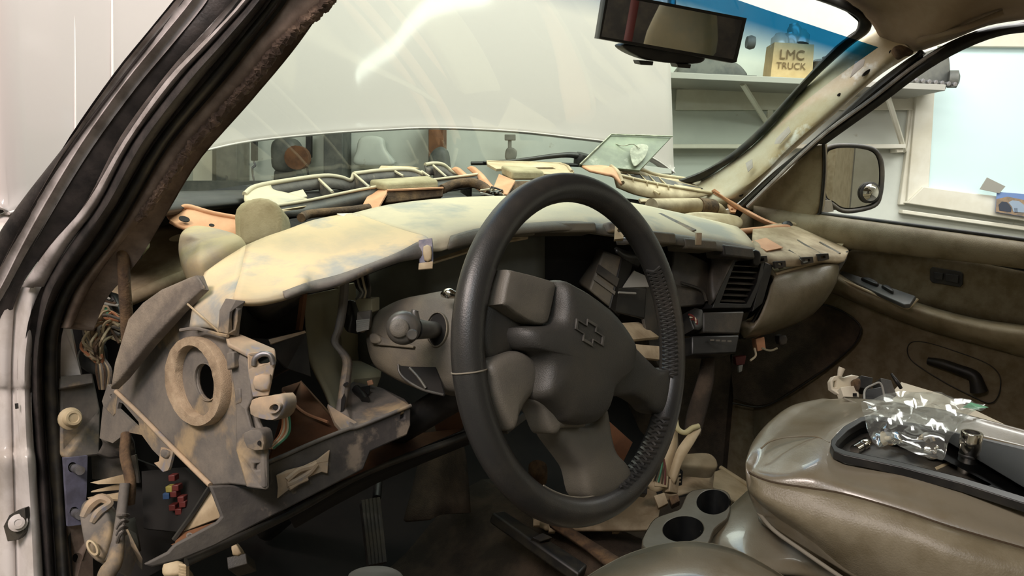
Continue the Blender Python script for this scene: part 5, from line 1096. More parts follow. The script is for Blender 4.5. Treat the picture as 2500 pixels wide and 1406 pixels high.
# pedals
pdl = thing('clutch_pedal', 'ribbed black rubber brake pedal in the dark footwell', 'pedal', tuple(D(915, 1290, 1.3)))
pp4 = [(882, 1222, 1.32), (928, 1214, 1.34), (944, 1372, 1.28), (900, 1380, 1.26)]
fbox('pedal_pad', DL(pp4), .015, 'seal', pdl, .004)
for k in range(5):
    t = .1+k*.2; a = D(882*(1-t)+928*t, 1222*(1-t)+1214*t, 1.315); b = D(900*(1-t)+944*t, 1380*(1-t)+1372*t, 1.255)
    tube('pedal_rib', [a, b], .0035, 'greyp' if 0 else 'darkpl', pdl, 6, 1)
tube('pedal_arm', [D(920, 1215, 1.36), D(930, 1100, 1.45)], .008, 'blackpl', pdl, 8, 1)
pl2 = thing('duct_post', 'dusty brown floor duct standing in the footwell', 'duct', tuple(D(1075, 1180, 1.4)))
surf('post', [DL([(1040, 1000, 1.48), (1020, 1130, 1.42), (985, 1270, 1.35)]), DL([(1075, 1000, 1.45), (1065, 1130, 1.39), (1050, 1265, 1.33)]), DL([(1105, 1010, 1.48), (1105, 1130, 1.42), (1085, 1255, 1.36)]), DL([(1120, 1010, 1.52), (1140, 1130, 1.48), (1150, 1250, 1.42)])], 'carpet', pl2, .008)

# ================================================================ CENTRE STACK
cs_ = thing('radio_bezel', 'dark bezel modules stacked in the open centre dash', 'module', tuple(D(1500, 700, 1.4)))
def module(l, dep_, m, nm, par=cs_, bev=.003): return fbox(nm, DL(l), dep_, m, par, bev)
fbox('tower_module', DL([(1474, 612, 1.36), (1520, 628, 1.37), (1490, 752, 1.35), (1438, 708, 1.34)]), .10, 'shroud', cs_, .004, dirv=(.6, .8, 0))
plate('tower_side', DL([(1520, 628, 1.368), (1545, 645, 1.40), (1512, 772, 1.38), (1490, 752, 1.348)]), 'blackpl', cs_, .004)
plate('module_stripe', DL([(1462, 645, 1.348), (1512, 680, 1.358), (1506, 700, 1.352), (1456, 664, 1.342)]), 'darkpl', cs_, .002, bevel=0)
plate('module_stripe', DL([(1452, 672, 1.342), (1503, 712, 1.35), (1501, 720, 1.35), (1449, 682, 1.34)]), 'hub2', cs_, .002, bevel=0)
module([(1535, 615, 1.42), (1572, 630, 1.44), (1560, 655, 1.44), (1525, 640, 1.42)], .08, 'blackpl', 'connector_block')
plate('light_bracket', DL([(1548, 660, 1.40), (1575, 672, 1.41), (1585, 700, 1.40), (1520, 702, 1.37)]), 'greyp', cs_, .004)
module([(1500, 700, 1.36), (1580, 702, 1.40), (1575, 780, 1.40), (1490, 760, 1.36)], .12, 'blackpl', 'dark_bay')
tube('bay_edge', DL([(1510, 714, 1.352), (1552, 716, 1.375)]), .002, 'greyp', cs_, 6, 1)
plate('stack_side', DL([(1580, 650, 1.42), (1612, 670, 1.45), (1612, 900, 1.42), (1590, 860, 1.40), (1572, 780, 1.40)]), 'darkpl', cs_, .006)
plate('tray_shelf', DL([(1490, 790, 1.34), (1560, 785, 1.42), (1610, 822, 1.40), (1545, 828, 1.32)]), 'tan', cs_, .006)
plate('tray_shelf', DL([(1530, 838, 1.31), (1612, 845, 1.38), (1612, 878, 1.36), (1560, 872, 1.31)]), 'tan', cs_, .006)
plate('stack_panel', DL([(1645, 600, 1.46), (1730, 640, 1.50), (1745, 690, 1.50), (1720, 745, 1.48), (1660, 750, 1.45), (1640, 690, 1.45)]), 'darkpl', cs_, .02, bevel=.003)
tube('panel_crease', DL([(1662, 690, 1.445), (1712, 708, 1.475), (1725, 735, 1.475)]), .003, 'darkpl', cs_, 6)

plate('light_sliver', DL([(1635, 583, 1.42), (1672, 586, 1.44), (1642, 602, 1.42)]), 'greenp', cs_, .004)
plug = tag(tube('spark_plug_socket', DL([(1505, 592, 1.29), (1520, 589, 1.29), (1532, 588, 1.29), (1540, 587, 1.29)]), [.004, .0065, .006, .003], 'steel', None, 12), 'small metal threaded plug poking out under the dash edge', 'plug')
thermos = tag(surf('black_strap', [DL([(1505, 602, 1.31), (1530, 612, 1.34), (1575, 620, 1.38)]), DL([(1508, 612, 1.30), (1535, 632, 1.33), (1578, 632, 1.38)])], 'blackpl', None, .005), 'black plastic strap under the dash edge behind the wheel', 'strap')
# vent
av = thing('air_vent', 'black louvered air vent beside the glove box door', 'vent', tuple(D(1810, 690, 1.5)))
VO = [(1780, 625, 1.49), (1808, 616, 1.50), (1868, 632, 1.53), (1858, 690, 1.52), (1832, 752, 1.50), (1740, 752, 1.46), (1755, 700, 1.47)]
VI = [(1796, 640, 1.49), (1812, 632, 1.50), (1858, 644, 1.52), (1848, 690, 1.51), (1822, 742, 1.49), (1758, 740, 1.46), (1772, 700, 1.47)]
VP = plane((1780, 625, 1.49), (1868, 632, 1.53), (1740, 752, 1.46))
vfr = plate('vent_frame', OL(VP, [(a, b) for a, b, c in VO]), 'blackpl', av, .035, holes=[OL(VP, [(a, b) for a, b, c in VI])], bevel=.004)
plate('vent_back', OL(VP, [(a, b) for a, b, c in VO], -.04), 'void', av, .004)
for k in range(7):
    t = (k+.5)/7; y0 = 640+t*100; xl = 1794-t*36; xr = 1858-t*34
    p, q = onp(VP, xl, y0, -.006), onp(VP, xr, y0+3, -.006)
    plate('louver', [p, q, q-VP[1]*.018+Vector((0, 0, .006)), p-VP[1]*.018+Vector((0, 0, .006))], 'darkpl', vfr, .0025, bevel=0)
puff('vent_shoulder', DL([(1745, 615, 1.50), (1775, 605, 1.51), (1800, 612, 1.51), (1785, 650, 1.49), (1760, 700, 1.47), (1738, 740, 1.46), (1730, 680, 1.48)]), 'darkpl', av, .03, .01)
fbox('vent_side', DL([(1868, 640, 1.53), (1888, 648, 1.54), (1862, 740, 1.52), (1838, 760, 1.50)]), .03, 'blackpl', av)
puff('corner_clip', DL([(1832, 612, 1.50), (1852, 612, 1.50), (1856, 630, 1.50), (1850, 650, 1.50), (1836, 645, 1.50)]), 'blackpl', av, .02, .008, cn=2)
hv = thing('heater_control', 'small dark control panel with pale face below the air vent', 'control panel', tuple(D(1770, 800, 1.45)))
module([(1718, 762, 1.44), (1818, 760, 1.48), (1806, 815, 1.47), (1718, 812, 1.43)], .05, 'darkpl', 'control_face', hv)
module([(1690, 820, 1.42), (1806, 818, 1.46), (1798, 862, 1.45), (1690, 866, 1.41)], .06, 'blackpl', 'control_lower', hv)
for k in range(4): plate('control_mark', DL([(1735+k*14, 828+k, 1.425), (1744+k*14, 828+k, 1.428), (1744+k*14, 832+k, 1.428), (1735+k*14, 832+k, 1.425)]), 'hub2', hv, .002, bevel=0)
puff('dark_block', DL([(1680, 760, 1.44), (1712, 756, 1.45), (1715, 800, 1.44), (1690, 806, 1.42)]), 'blackpl', hv, .03, .006, cn=2)
rw = thing('red_wires', 'short red and white wires left of the heater control', 'wires', tuple(D(1690, 780, 1.42)))
for k in range(3): tube('wire', DL([(1682+k*3, 768+k*6, 1.40), (1692+k*4, 772+k*4, 1.39), (1698+k*2, 784+k*4, 1.39)]), .002, ('red', 'whitew', 'red')[k], rw, 6)
# vertical loom by the tunnel
lm = tag(tube('black_loom', DL([(1730, 865, 1.50), (1722, 930, 1.50), (1700, 1010, 1.48), (1690, 1060, 1.46)]), [.012, .016, .018, .016], 'carpet', None, 12), 'dark upright loom between the tunnel and the passenger footwell', 'cable')
rcn = thing('red_connector', 'red connector with green wires under the glove box', 'connector', tuple(D(1850, 840, 1.6)))
fbox('connector_body', DL([(1845, 828, 1.58), (1866, 822, 1.58), (1870, 852, 1.58), (1850, 858, 1.58)]), .03, 'orange', rcn)
tube('wire', DL([(1860, 850, 1.57), (1880, 856, 1.57), (1898, 850, 1.57)]), .0022, 'greenp', rcn, 6)
tube('wire', DL([(1842, 850, 1.58), (1845, 868, 1.57), (1832, 880, 1.56)]), .0022, 'whitew', rcn, 6)
rc2 = thing('small_red_connector', 'small dark red connector with clear tip hanging lower', 'connector', tuple(D(1810, 890, 1.58)))
fbox('connector_body', DL([(1795, 872, 1.56), (1822, 868, 1.56), (1818, 890, 1.56), (1798, 892, 1.56)]), .02, 'red', rc2)
fbox('clear_tip', DL([(1803, 893, 1.56), (1814, 890, 1.56), (1812, 906, 1.56), (1804, 910, 1.56)]), .012, 'greyp', rc2)
blkc = tag(puff('mesh_plug', DL([(1900, 820, 1.62), (1918, 818, 1.62), (1920, 838, 1.62), (1904, 842, 1.62)]), 'darkpl', None, .02, .006, cn=2), 'small dark plug in the shade under the glove box door', 'connector')
# glove box / airbag door
gb = thing('glove_box_door', 'smooth tan curved glove box door on the passenger side', 'door', tuple(D(1950, 730, 1.58)))
gs = [[(1893, 672, 1.555), (1886, 690, 1.535), (1868, 740, 1.525), (1840, 800, 1.53), (1816, 826, 1.55)],
      [(1900, 662, 1.575), (1900, 684, 1.54), (1886, 735, 1.525), (1860, 792, 1.53), (1830, 824, 1.56)],
      [(1960, 648, 1.60), (1965, 668, 1.565), (1955, 715, 1.545), (1925, 775, 1.56), (1890, 812, 1.60)],
      [(2020, 634, 1.63), (2028, 652, 1.60), (2018, 700, 1.58), (1990, 750, 1.60), (1950, 788, 1.64)],
      [(2046, 630, 1.66), (2050, 650, 1.64), (2042, 690, 1.63), (2015, 735, 1.65), (1985, 768, 1.68)]]
surf('door_skin', [DL(c_) for c_ in gs], 'leather2', gb, .03)
tube('door_top_bead', DL([(1893, 670, 1.56), (1960, 650, 1.59), (2020, 636, 1.62), (2044, 632, 1.65)]), .004, 'gasket', gb, 8)
surf('dark_side', [DL([(1886, 668, 1.56), (1862, 740, 1.54), (1812, 826, 1.56)]), DL([(1866, 664, 1.60), (1840, 740, 1.58), (1800, 826, 1.6)])], 'blackpl', gb, .006)

# ================================================================ PASSENGER DOOR
door = thing('passenger_door', 'beige passenger door with armrest, seen from inside the cab', 'door', (.74, 0, -.3))
def XL(l): return [X(a, b, c) for a, b, c in l]
xx = [1840, 1990, 2110, 2240, 2380, 2520, 2660, 3300]
def ex(l): return list(l)+[l[-1]+(l[-1]-l[-2])*4.5] if len(l) == 7 and len(xx) == 8 else l
def lin(y0, y1): return [y0+(y1-y0)*(x-1990)/(2500-1990) for x in xx]
def rows_to_cols(rowdefs): return [XL([(xx[i], ex(r[0])[i], r[1]) for r in rowdefs]) for i in range(len(xx))]
up = [(lin(520, 586), .735), (lin(524, 592), .715), (lin(545, 612), .70), (lin(575, 640), .70), (lin(600, 655), .715), ([600, 606, 600, 612, 636, 662, 690], .735)]
surf('upper_roll', rows_to_cols(up), 'doorp', door, .02, nu=3, nv=3)
ins = [([600, 606, 600, 612, 636, 662, 690], .737), ([640, 650, 650, 670, 690, 715, 745], .735), ([655, 672, 700, 742, 780, 802, 830], .735)]
surf('cloth_insert', rows_to_cols(ins), 'doorf', door, .02, nu=3, nv=3)
tube('insert_groove', XL([(2050, 640, .732), (2060, 618, .732), (2090, 606, .731), (2140, 602, .731), (2240, 612, .731), (2380, 637, .731), (2520, 664, .731), (2660, 692, .731)]), .002, 'seal2', door, 8)
arm = [([640, 640, 690, 738, 776, 796, 822], .735), ([642, 648, 700, 744, 782, 802, 828], .69), ([646, 655, 708, 752, 790, 812, 838], .665), ([658, 672, 722, 765, 805, 830, 855], .66), ([675, 690, 740, 785, 825, 852, 880], .675), ([690, 704, 748, 800, 840, 878, 905], .72)]
surf('armrest', rows_to_cols(arm), 'doorp', door, .02, nu=3, nv=4)

lowr = [([690, 704, 748, 800, 840, 878, 905], .725), ([760, 790, 830, 870, 910, 950, 990], .73), ([900, 930, 960, 990, 1020, 1050, 1090], .735), ([1100, 1120, 1140, 1160, 1180, 1210, 1250], .735), ([1300, 1300, 1310, 1320, 1340, 1370, 1400], .74)]
surf('lower_panel', rows_to_cols(lowr), 'doorf', door, .02, nu=3, nv=3)
xx0 = xx; xx = [1640, 1700, 1760, 1800, 1840]
surf('front_panel', rows_to_cols([([520, 520, 515, 508, 505], .745), ([700, 700, 700, 695, 690], .745), ([900, 900, 900, 900, 900], .745), ([1300, 1300, 1300, 1300, 1300], .745)]), 'doorf', door, .02, nu=2, nv=2)
xx = xx0
plate('speaker_grille', XL([(1790, 975, .72), (1780, 860, .72), (1800, 760, .72), (1900, 742, .72), (2016, 744, .72), (2083, 777, .72), (2102, 804, .72), (2086, 840, .72), (2024, 894, .72), (1946, 949, .72), (1887, 984, .72), (1848, 992, .72)]), 'carpet', door, .006, depth_dir=(1, 0, 0), bevel=.003)
tube('grille_bead', XL([(1990, 738, .721), (2040, 752, .719), (2083, 777, .719), (2102, 804, .719), (2086, 840, .719), (2024, 894, .719), (1946, 949, .719), (1887, 984, .719), (1848, 994, .719), (1789, 984, .719)]), .002, 'seal2', door, 8)
hg = None
tube('pull_groove', XL([(a, b, .7275) for a, b in [(2216, 847), (2231, 834), (2270, 838), (2337, 859), (2407, 886), (2439, 914), (2442, 949), (2432, 975), (2415, 984), (2390, 975), (2313, 937), (2243, 894), (2219, 871)]]), .0011, 'seal2', door, 8, closed=True)
tube('pull_recess', XL([(2266, 881, .725), (2300, 888, .723), (2340, 902, .722), (2376, 916, .722), (2385, 935, .723), (2390, 955, .725)]), [.008, .0105, .011, .012, .014, .017], 'seal2', door, 12)
sbz = plate('switch_bezel', XL([(2270, 657, .731), (2276, 652, .731), (2345, 663, .731), (2351, 670, .731), (2350, 694, .731), (2344, 701, .731), (2276, 690, .731), (2270, 683, .731)]), 'seal2', door, .004, depth_dir=(1, 0, 0), bevel=.001)
plate('lock_handle', XL([(2280, 664, .727), (2302, 667, .727), (2301, 684, .727), (2280, 681, .727)]), 'blackpl', sbz, .004, depth_dir=(1, 0, 0), bevel=.001)
plate('lock_handle', XL([(2308, 668, .727), (2340, 672, .727), (2339, 692, .727), (2308, 686, .727)]), 'blackpl', sbz, .004, depth_dir=(1, 0, 0), bevel=.001)
# switch panel on the armrest
sp_ = [(2045, 668, .70), (2056, 660, .715), (2100, 680, .715), (2170, 708, .71), (2236, 722, .70), (2222, 742, .67), (2208, 744, .665), (2140, 715, .668), (2080, 690, .672)]
spp = (X(2140, 700, .68), Vector((-.45, 0, .9)).normalized())
def so(l, off=0): return [onp(spp, a, b, off) for a, b in l]
swp = plate('switch_panel', so([(2044, 670), (2056, 660), (2100, 674), (2170, 700), (2236, 722), (2222, 742), (2208, 744), (2140, 715), (2080, 688)], .004), mat('grey switch panel', (64, 66, 66), .35, c2=(84, 84, 80), scale=20), door, .01, bevel=.002)
for (a, b, w_) in ((2128, 690, 26), (2170, 708, 18)):
    puff('window_switch', so([(a-w_, b-8), (a-w_*.3, b-9), (a+w_*.6, b+2), (a+w_*.5, b+8), (a-w_*.2, b+2)], .006), 'blackpl', swp, .004, .006, cn=3)
tube('armrest_edge', XL([(2044, 680, .668), (2080, 694, .664), (2140, 720, .66), (2205, 750, .657), (2222, 748, .66), (2240, 730, .675)]), .003, 'gasket', door, 8)
# window frame bits
tube('window_lower_seal', XL([(1990, 521, .725), (2240, 553, .725), (2400, 574, .725), (2520, 590, .725), (2660, 608, .725)]), .006, 'seal2', door, 8)
SGl = glassmat('clear side glass', (.93, .95, .94), .25)
surf('side_glass', [XL([(2010, 350, .73), (2000, 440, .73), (1998, 522, .73)]), [X(2240, 170, .70), X(2240, 380, .72), X(2240, 552, .73)], [X(2500, 60, .68), X(2500, 330, .71), X(2500, 586, .73)], [X(2640, 60, .68), X(2640, 330, .71), X(2640, 600, .73)]], SGl, door, 0, nu=3, nv=3)
puff('mirror_sail', [X(a, b, c) for a, b, c in [(2009, 352, .70), (2010, 420, .71), (2004, 500, .72), (1996, 524, .72), (1975, 540, .72), (1940, 534, .72), (1822, 510, .73), (1830, 498, .73), (1920, 420, .72), (1985, 355, .70)]], 'doorp', door, .02, .006, closed_smooth=False, rings=[(1, -1), (1, 0), (.985, .5), (.96, .9), (.9, 1), (.5, 1)])
tube('sail_edge', XL([(2011, 345, .70), (2012, 420, .71), (2003, 512, .72), (1994, 526, .72)]), .004, 'seal2', door, 8)
plate('door_under_sail', XL([(1800, 505, .75), (1830, 506, .74), (1970, 540, .735), (2060, 560, .73), (2060, 620, .735), (1800, 620, .75)]), 'doorp', door, .01, depth_dir=(1, 0, 0))

# door mirror
dm_ = thing('door_mirror', 'rounded black door mirror outside the passenger window', 'mirror', tuple(X(2080, 430, .95)))
MP = (X(2080, 440, 1.0), Vector((-.62, -.78, .02)).normalized())
mo = [(2012, 372), (2022, 360), (2050, 355), (2100, 357), (2134, 366), (2150, 390), (2154, 430), (2148, 480), (2134, 502), (2090, 514), (2055, 514), (2030, 498), (2008, 480), (2006, 430)]
mi = [(2020, 378), (2030, 366), (2056, 361), (2100, 363), (2130, 372), (2143, 394), (2146, 432), (2141, 474), (2128, 496), (2090, 506), (2058, 506), (2036, 492), (2018, 478), (2016, 430)]
puff('housing', OL(MP, mo, -.004), 'blackpl', dm_, .10, .003, n=MP[1], rings=[(.75, -1), (.95, -.5), (1, 0), (.99, .6), (.97, 1), (.5, 1)])
ring2 = OL(MP, mo, 0)
tube('housing_rim', OL(MP, mo, .002), .006, 'darkpl', dm_, 8, 4, closed=True)
plate('mirror_glass', cr(OL(MP, mi, .003), 4, True), 'mirror', dm_, .002, depth_dir=-MP[1], bevel=0)
sc_ = onp(MP, 2124, 470, .008)
lathe('spot_mirror_rim', sc_, MP[1], [(.027, -.004), (.028, .002), (.025, .004)], 'blackpl', dm_, 28)
lathe('spot_mirror', sc_, MP[1], [(.0245, .002), (.02, .006), (.013, .009), (.006, .0105), (.001, .011)], 'mirror', dm_, 28)
tube('mirror_arm', OL(MP, [(1998, 490), (2015, 484), (2034, 492), (2036, 512)], -.01), .012, 'darkpl', dm_, 10)
fbox('mirror_foot', [X(1996, 488, .80), X(2030, 488, .86), X(2036, 516, .86), X(1998, 522, .80)], .05, 'shroud', dm_)

# rear-view mirror
rm = thing('rear_view_mirror', 'black wide rear-view mirror hanging at the top of the windshield', 'mirror', tuple(D(1640, 80, 1.15)))
RP = plane((1460, 95, 1.155), (1822, 45, 1.185), (1800, 150, 1.205))
ro = [(1478, -22), (1822, 44), (1818, 60), (1797, 152), (1786, 154), (1459, 94), (1461, 82)]
rp_ = [(1487, -12), (1813, 50), (1790, 145), (1468, 89)]
puff('housing', OL(RP, ro), 'blackpl', rm, .03, .004, n=RP[1], closed_smooth=False, rings=[(.9, -1), (1, -.6), (1, 0), (.99, 1), (.5, 1)])
plate('mirror_glass', OL(RP, rp_, .0052), 'mirror', rm, .001, depth_dir=-RP[1], bevel=0)
puff('old_mirror_back', OL(RP, [(1520, 112), (1560, 108), (1700, 130), (1720, 146), (1690, 156), (1600, 150), (1545, 132)], -.012), 'blackpl', rm, .04, .004)
for (a, b) in ((1580, 148), (1672, 155)): fbox('clamp', OL(RP, [(a-20, b), (a+16, b+2), (a+14, b+12), (a-16, b+10)], -.006), .03, 'blackpl', rm)
tube('stem', [onp(RP, 1640, 100, -.03), D(1640, 0, 1.45), D(1640, -60, 1.55)], .008, 'blackpl', rm, 8)

# ================================================================ SEATS AND CONSOLE
lid = thing('armrest_console', 'large padded tan leather fold-down armrest console', 'armrest', tuple(D(2150, 1200, 1.0)))
fp = [ # columns: far edge -> over the top -> near shoulder -> seam -> side -> bottom
 [(2085, 1000, 1.40), (1990, 1020, 1.34), (1920, 1060, 1.30), (1880, 1110, 1.26), (1870, 1150, 1.22), (1872, 1170, 1.22), (1880, 1210, 1.22), (1900, 1250, 1.24)],
 [(2010, 974, 1.31), (1935, 990, 1.26), (1880, 1028, 1.20), (1842, 1072, 1.15), (1826, 1110, 1.10), (1822, 1140, 1.08), (1828, 1200, 1.08), (1852, 1262, 1.10)],
 [(2030, 974, 1.30), (1970, 1002, 1.23), (1920, 1040, 1.17), (1880, 1085, 1.11), (1850, 1130, 1.07), (1836, 1157, 1.055), (1850, 1215, 1.05), (1890, 1290, 1.06)],
 [(2075, 972, 1.29), (2040, 1005, 1.22), (1990, 1040, 1.15), (1945, 1085, 1.09), (1905, 1140, 1.045), (1885, 1176, 1.03), (1895, 1240, 1.03), (1950, 1330, 1.035)],
 [(2130, 975, 1.275), (2120, 990, 1.24), (2070, 1030, 1.15), (2020, 1080, 1.08), (1985, 1142, 1.02), (1970, 1190, 1.005), (1970, 1280, 1.005), (2040, 1385, 1.0)],
 [(2210, 985, 1.25), (2205, 1002, 1.22), (2160, 1060, 1.14), (2085, 1118, 1.045), (2075, 1170, 1.0), (2060, 1205, .985), (2060, 1310, .98), (2120, 1430, .98)],
 [(2330, 1005, 1.21), (2325, 1028, 1.18), (2290, 1090, 1.10), (2220, 1150, 1.0), (2220, 1205, .965), (2200, 1245, .95), (2200, 1350, .945), (2240, 1470, .94)],
 [(2430, 1030, 1.17), (2425, 1050, 1.15), (2400, 1120, 1.06), (2360, 1182, .97), (2350, 1245, .935), (2335, 1290, .92), (2340, 1400, .91), (2360, 1520, .91)],
 [(2560, 1065, 1.13), (2555, 1085, 1.11), (2560, 1150, 1.02), (2560, 1230, .93), (2560, 1310, .90), (2560, 1355, .885), (2560, 1460, .88), (2560, 1560, .88)],
]
to = [(2028, 1085), (2030, 1072), (2060, 1040), (2100, 1018), (2130, 1012), (2250, 1036), (2400, 1068), (2700, 1132), (2700, 1280), (2500, 1228), (2350, 1180), (2200, 1140), (2060, 1110), (2036, 1100)]
surf('padded_lid', [DL(c_) for c_ in fp], 'leather', lid, .006, nu=10, nv=10, cut=[(2034, 1084), (2038, 1074), (2066, 1045), (2103, 1023), (2130, 1017), (2250, 1041), (2400, 1073), (2700, 1138), (2700, 1272), (2500, 1220), (2350, 1173), (2200, 1134), (2063, 1105), (2041, 1096)])
# lower body is a separate vinyl panel hugging the side under the seam
lw = [[(c_[5][0]-1, c_[5][1]+2, c_[5][2]-.004), (c_[6][0]-2, (c_[5][1]+c_[6][1])/2, c_[6][2]-.014), (c_[6][0]-2, c_[6][1], c_[6][2]-.016), (c_[7][0]-4, c_[7][1]-30, c_[7][2]-.010), (c_[7][0], c_[7][1]+10, c_[7][2]+.01)] for c_ in fp[1:]]
surf('side_panel', [DL(c_) for c_ in lw], 'leather2', lid, .01, nu=4, nv=3)
tube('lid_seam', DL([(c_[5][0], c_[5][1]+1, c_[5][2]-.003) for c_ in fp[1:]]), .0018, mat('dark brown seam thread', (66, 52, 34), .8), lid, 6)  # dark brown thread along the lid seam
tube('cross_seam', DL([(1858, 1095, 1.075), (1880, 1078, 1.08), (1920, 1068, 1.09), (1990, 1066, 1.10), (2025, 1080, 1.08)]), .0012, 'leather', lid, 6)
tube('far_seam', DL([(2060, 972, 1.278), (2090, 985, 1.262), (2115, 1000, 1.235)]), .0018, 'stitch', lid, 6)
tube('lower_piping', DL([(1852, 1252, 1.075), (1890, 1295, 1.035), (1960, 1345, 1.01), (2040, 1400, .975), (2100, 1440, .96)]), .003, 'stitch', lid, 8)
TP = plane((2035, 1112, 1.04), (2110, 1012, 1.18), (2500, 1222, .93))
to = [(2028, 1085), (2030, 1072), (2060, 1040), (2100, 1018), (2130, 1012), (2250, 1036), (2400, 1068), (2600, 1112), (2600, 1250), (2500, 1228), (2350, 1180), (2200, 1140), (2060, 1110), (2036, 1100)]
ti = [(2040, 1085), (2044, 1076), (2070, 1050), (2105, 1028), (2130, 1022), (2250, 1046), (2400, 1078), (2596, 1122), (2596, 1234), (2500, 1212), (2350, 1166), (2200, 1128), (2066, 1100), (2046, 1092)]
TR = 'tray_rim'
puff_m = 'blackpl'
plate('tray_rim', OL(TP, to, .010), 'blackpl', lid, .012, holes=[OL(TP, ti, .010)], bevel=.003)
tl2 = [onp(TP, a, b, .004) for a, b in ti]; n_ = len(ti)
vs = tl2+[p-TP[1]*.022 for p in tl2]
obj('tray_wall', vs, [(i, (i+1) % n_, (i+1) % n_+n_, i+n_) for i in range(n_)], 'blackpl', lid)
TF = (TP[0]-TP[1]*.0215, TP[1])
plate('tray_floor', [p-TP[1]*.0215 for p in tl2], 'darkpl', lid, .003)
def tf(px, py, off=0): return onp(TF, px, py, off)
# seat cushions
dsc = thing('driver_seat', 'tan leather driver seat cushion at the bottom edge of the photo', 'seat', tuple(D(1660, 1380, .88)))
ds = [[(1400, 1430, .86), (1390, 1470, .84), (1380, 1520, .80)], [(1470, 1385, .93), (1460, 1425, .86), (1450, 1500, .82)], [(1540, 1350, .97), (1540, 1400, .89), (1540, 1480, .83)], [(1620, 1328, .99), (1630, 1385, .90), (1640, 1480, .84)], [(1700, 1322, 1.0), (1710, 1385, .90), (1720, 1480, .84)], [(1790, 1340, .99), (1810, 1405, .90), (1820, 1480, .84)], [(1880, 1385, .96), (1880, 1430, .90), (1900, 1500, .86)], [(1960, 1440, .94), (1960, 1480, .90), (1960, 1540, .86)]]
surf('cushion', [DL(c_) for c_ in ds], 'leather', dsc, .01)
surf('cushion_front', [[D(*c_[0]), D(*c_[0])-Vector((0, 0, .03)), D(*c_[0])-Vector((0, 0, .10))] for c_ in ds], 'leather2', dsc, .001)
msc = thing('centre_seat', 'tan leather centre seat cushion between armrest and driver seat', 'seat', tuple(D(1900, 1330, 1.0)))
ms = [[(1712, 1312, 1.10), (1722, 1340, 1.08), (1760, 1372, 1.06)], [(1742, 1275, 1.13), (1770, 1310, 1.09), (1830, 1380, 1.03)], [(1782, 1238, 1.17), (1830, 1285, 1.11), (1900, 1390, 1.03)], [(1835, 1190, 1.25), (1900, 1270, 1.14), (1980, 1400, 1.04)], [(1900, 1160, 1.32), (1990, 1260, 1.20), (2080, 1440, 1.06)], [(2000, 1150, 1.40), (2100, 1260, 1.25), (2200, 1480, 1.1)]]
surf('cushion', [DL(c_) for c_ in ms], 'leather', msc, .012)
tube('piping', DL([(1716, 1296, 1.105), (1735, 1330, 1.08), (1790, 1362, 1.05), (1880, 1402, 1.0)]), .004, 'stitch', msc, 8)
surf('cushion_front', [[D(*c_[0]), D(*c_[0])-Vector((0, 0, .03)), D(*c_[0])-Vector((0, 0, .10))] for c_ in ms[:4]], 'leather2', msc, .001)
# seat backs and a headrest, seen only in the mirrors
box('seat_back', (-.66, -1.0, -.3), (.56, 0, 0), (0, -.16, 0), (0, -.08, .44), 'leather2', dsc, .04)
puff('head_rest', [Vector((x, -1.06, z)) for x, z in ((-.36, .15), (-.35, .28), (-.31, .34), (-.22, .34), (-.18, .28), (-.17, .15))], 'greenp', dsc, .08, .03, n=(0, 1, 0))
box('seat_base', (-.66, -1.1, -.5), (.56, 0, 0), (0, 1.0-.28, 0), (0, 0, .26), 'leather2', dsc, .04)
psc = thing('front_bench', 'tan passenger side bench seat beyond the armrest', 'seat', (.4, -.5, -.3))
box('cushion', (.28, -1.0, -.42), (.40, 0, 0), (0, .78, 0), (0, 0, .16), 'leather', psc, .04)
box('seat_back', (.26, -1.0, -.26), (.42, 0, 0), (0, -.16, 0), (0, -.08, .60), 'leather2', psc, .04)
# cup holder
ch = thing('cup_holder', 'grey plastic double cup holder on the floor console', 'cup holder', tuple(Zp(1690, 1270, -.3)))
CP = (Zp(1690, 1260, -.30), Vector((0, 0, 1)))
co_ = [(1568, 1330), (1582, 1289), (1602, 1264), (1640, 1250), (1662, 1240), (1676, 1209), (1697, 1196), (1745, 1193), (1776, 1202), (1784, 1225), (1778, 1262), (1745, 1290), (1730, 1325), (1700, 1345), (1620, 1350)]
h1_, h2_ = ell(1668, 1291, 50, 31, -4, 28), ell(1741, 1225, 40, 30, 0, 28)
plate('top_plate', cr(OL(CP, co_), 3, True), 'cup', ch, .012, holes=[OL(CP, h1_), OL(CP, h2_)], bevel=.004)
for h_ in (h1_, h2_):
    w_ = OL(CP, h_); c_ = sum(w_, Vector())/len(w_); n_ = len(w_)
    vs = w_+[c_+(p-c_)*.82-Vector((0, 0, .07)) for p in w_]
    obj('cup_well', vs, [(i, (i+1) % n_, (i+1) % n_+n_, i+n_) for i in range(n_)]+[tuple(range(n_, 2*n_))], 'blackpl', ch)
w_ = cr(OL(CP, co_, -.011), 3, True); n_ = len(w_); c_ = sum(w_, Vector())/n_
obj('console_body', w_+[c_+(p-c_)*1.06-Vector((0, 0, .18)) for p in w_], [(i, (i+1) % n_, (i+1) % n_+n_, i+n_) for i in range(n_)], 'cup', ch)
# light panel lying on the passenger seat
wp = tag(plate('trim_board', DL([(2150, 990, 1.42), (2200, 932, 1.50), (2300, 962, 1.48), (2500, 1058, 1.36), (2600, 1110, 1.30), (2600, 1160, 1.25), (2400, 1060, 1.32)]), 'white', None, .006), 'cream flat trim panel lying between the armrest and the door', 'panel')

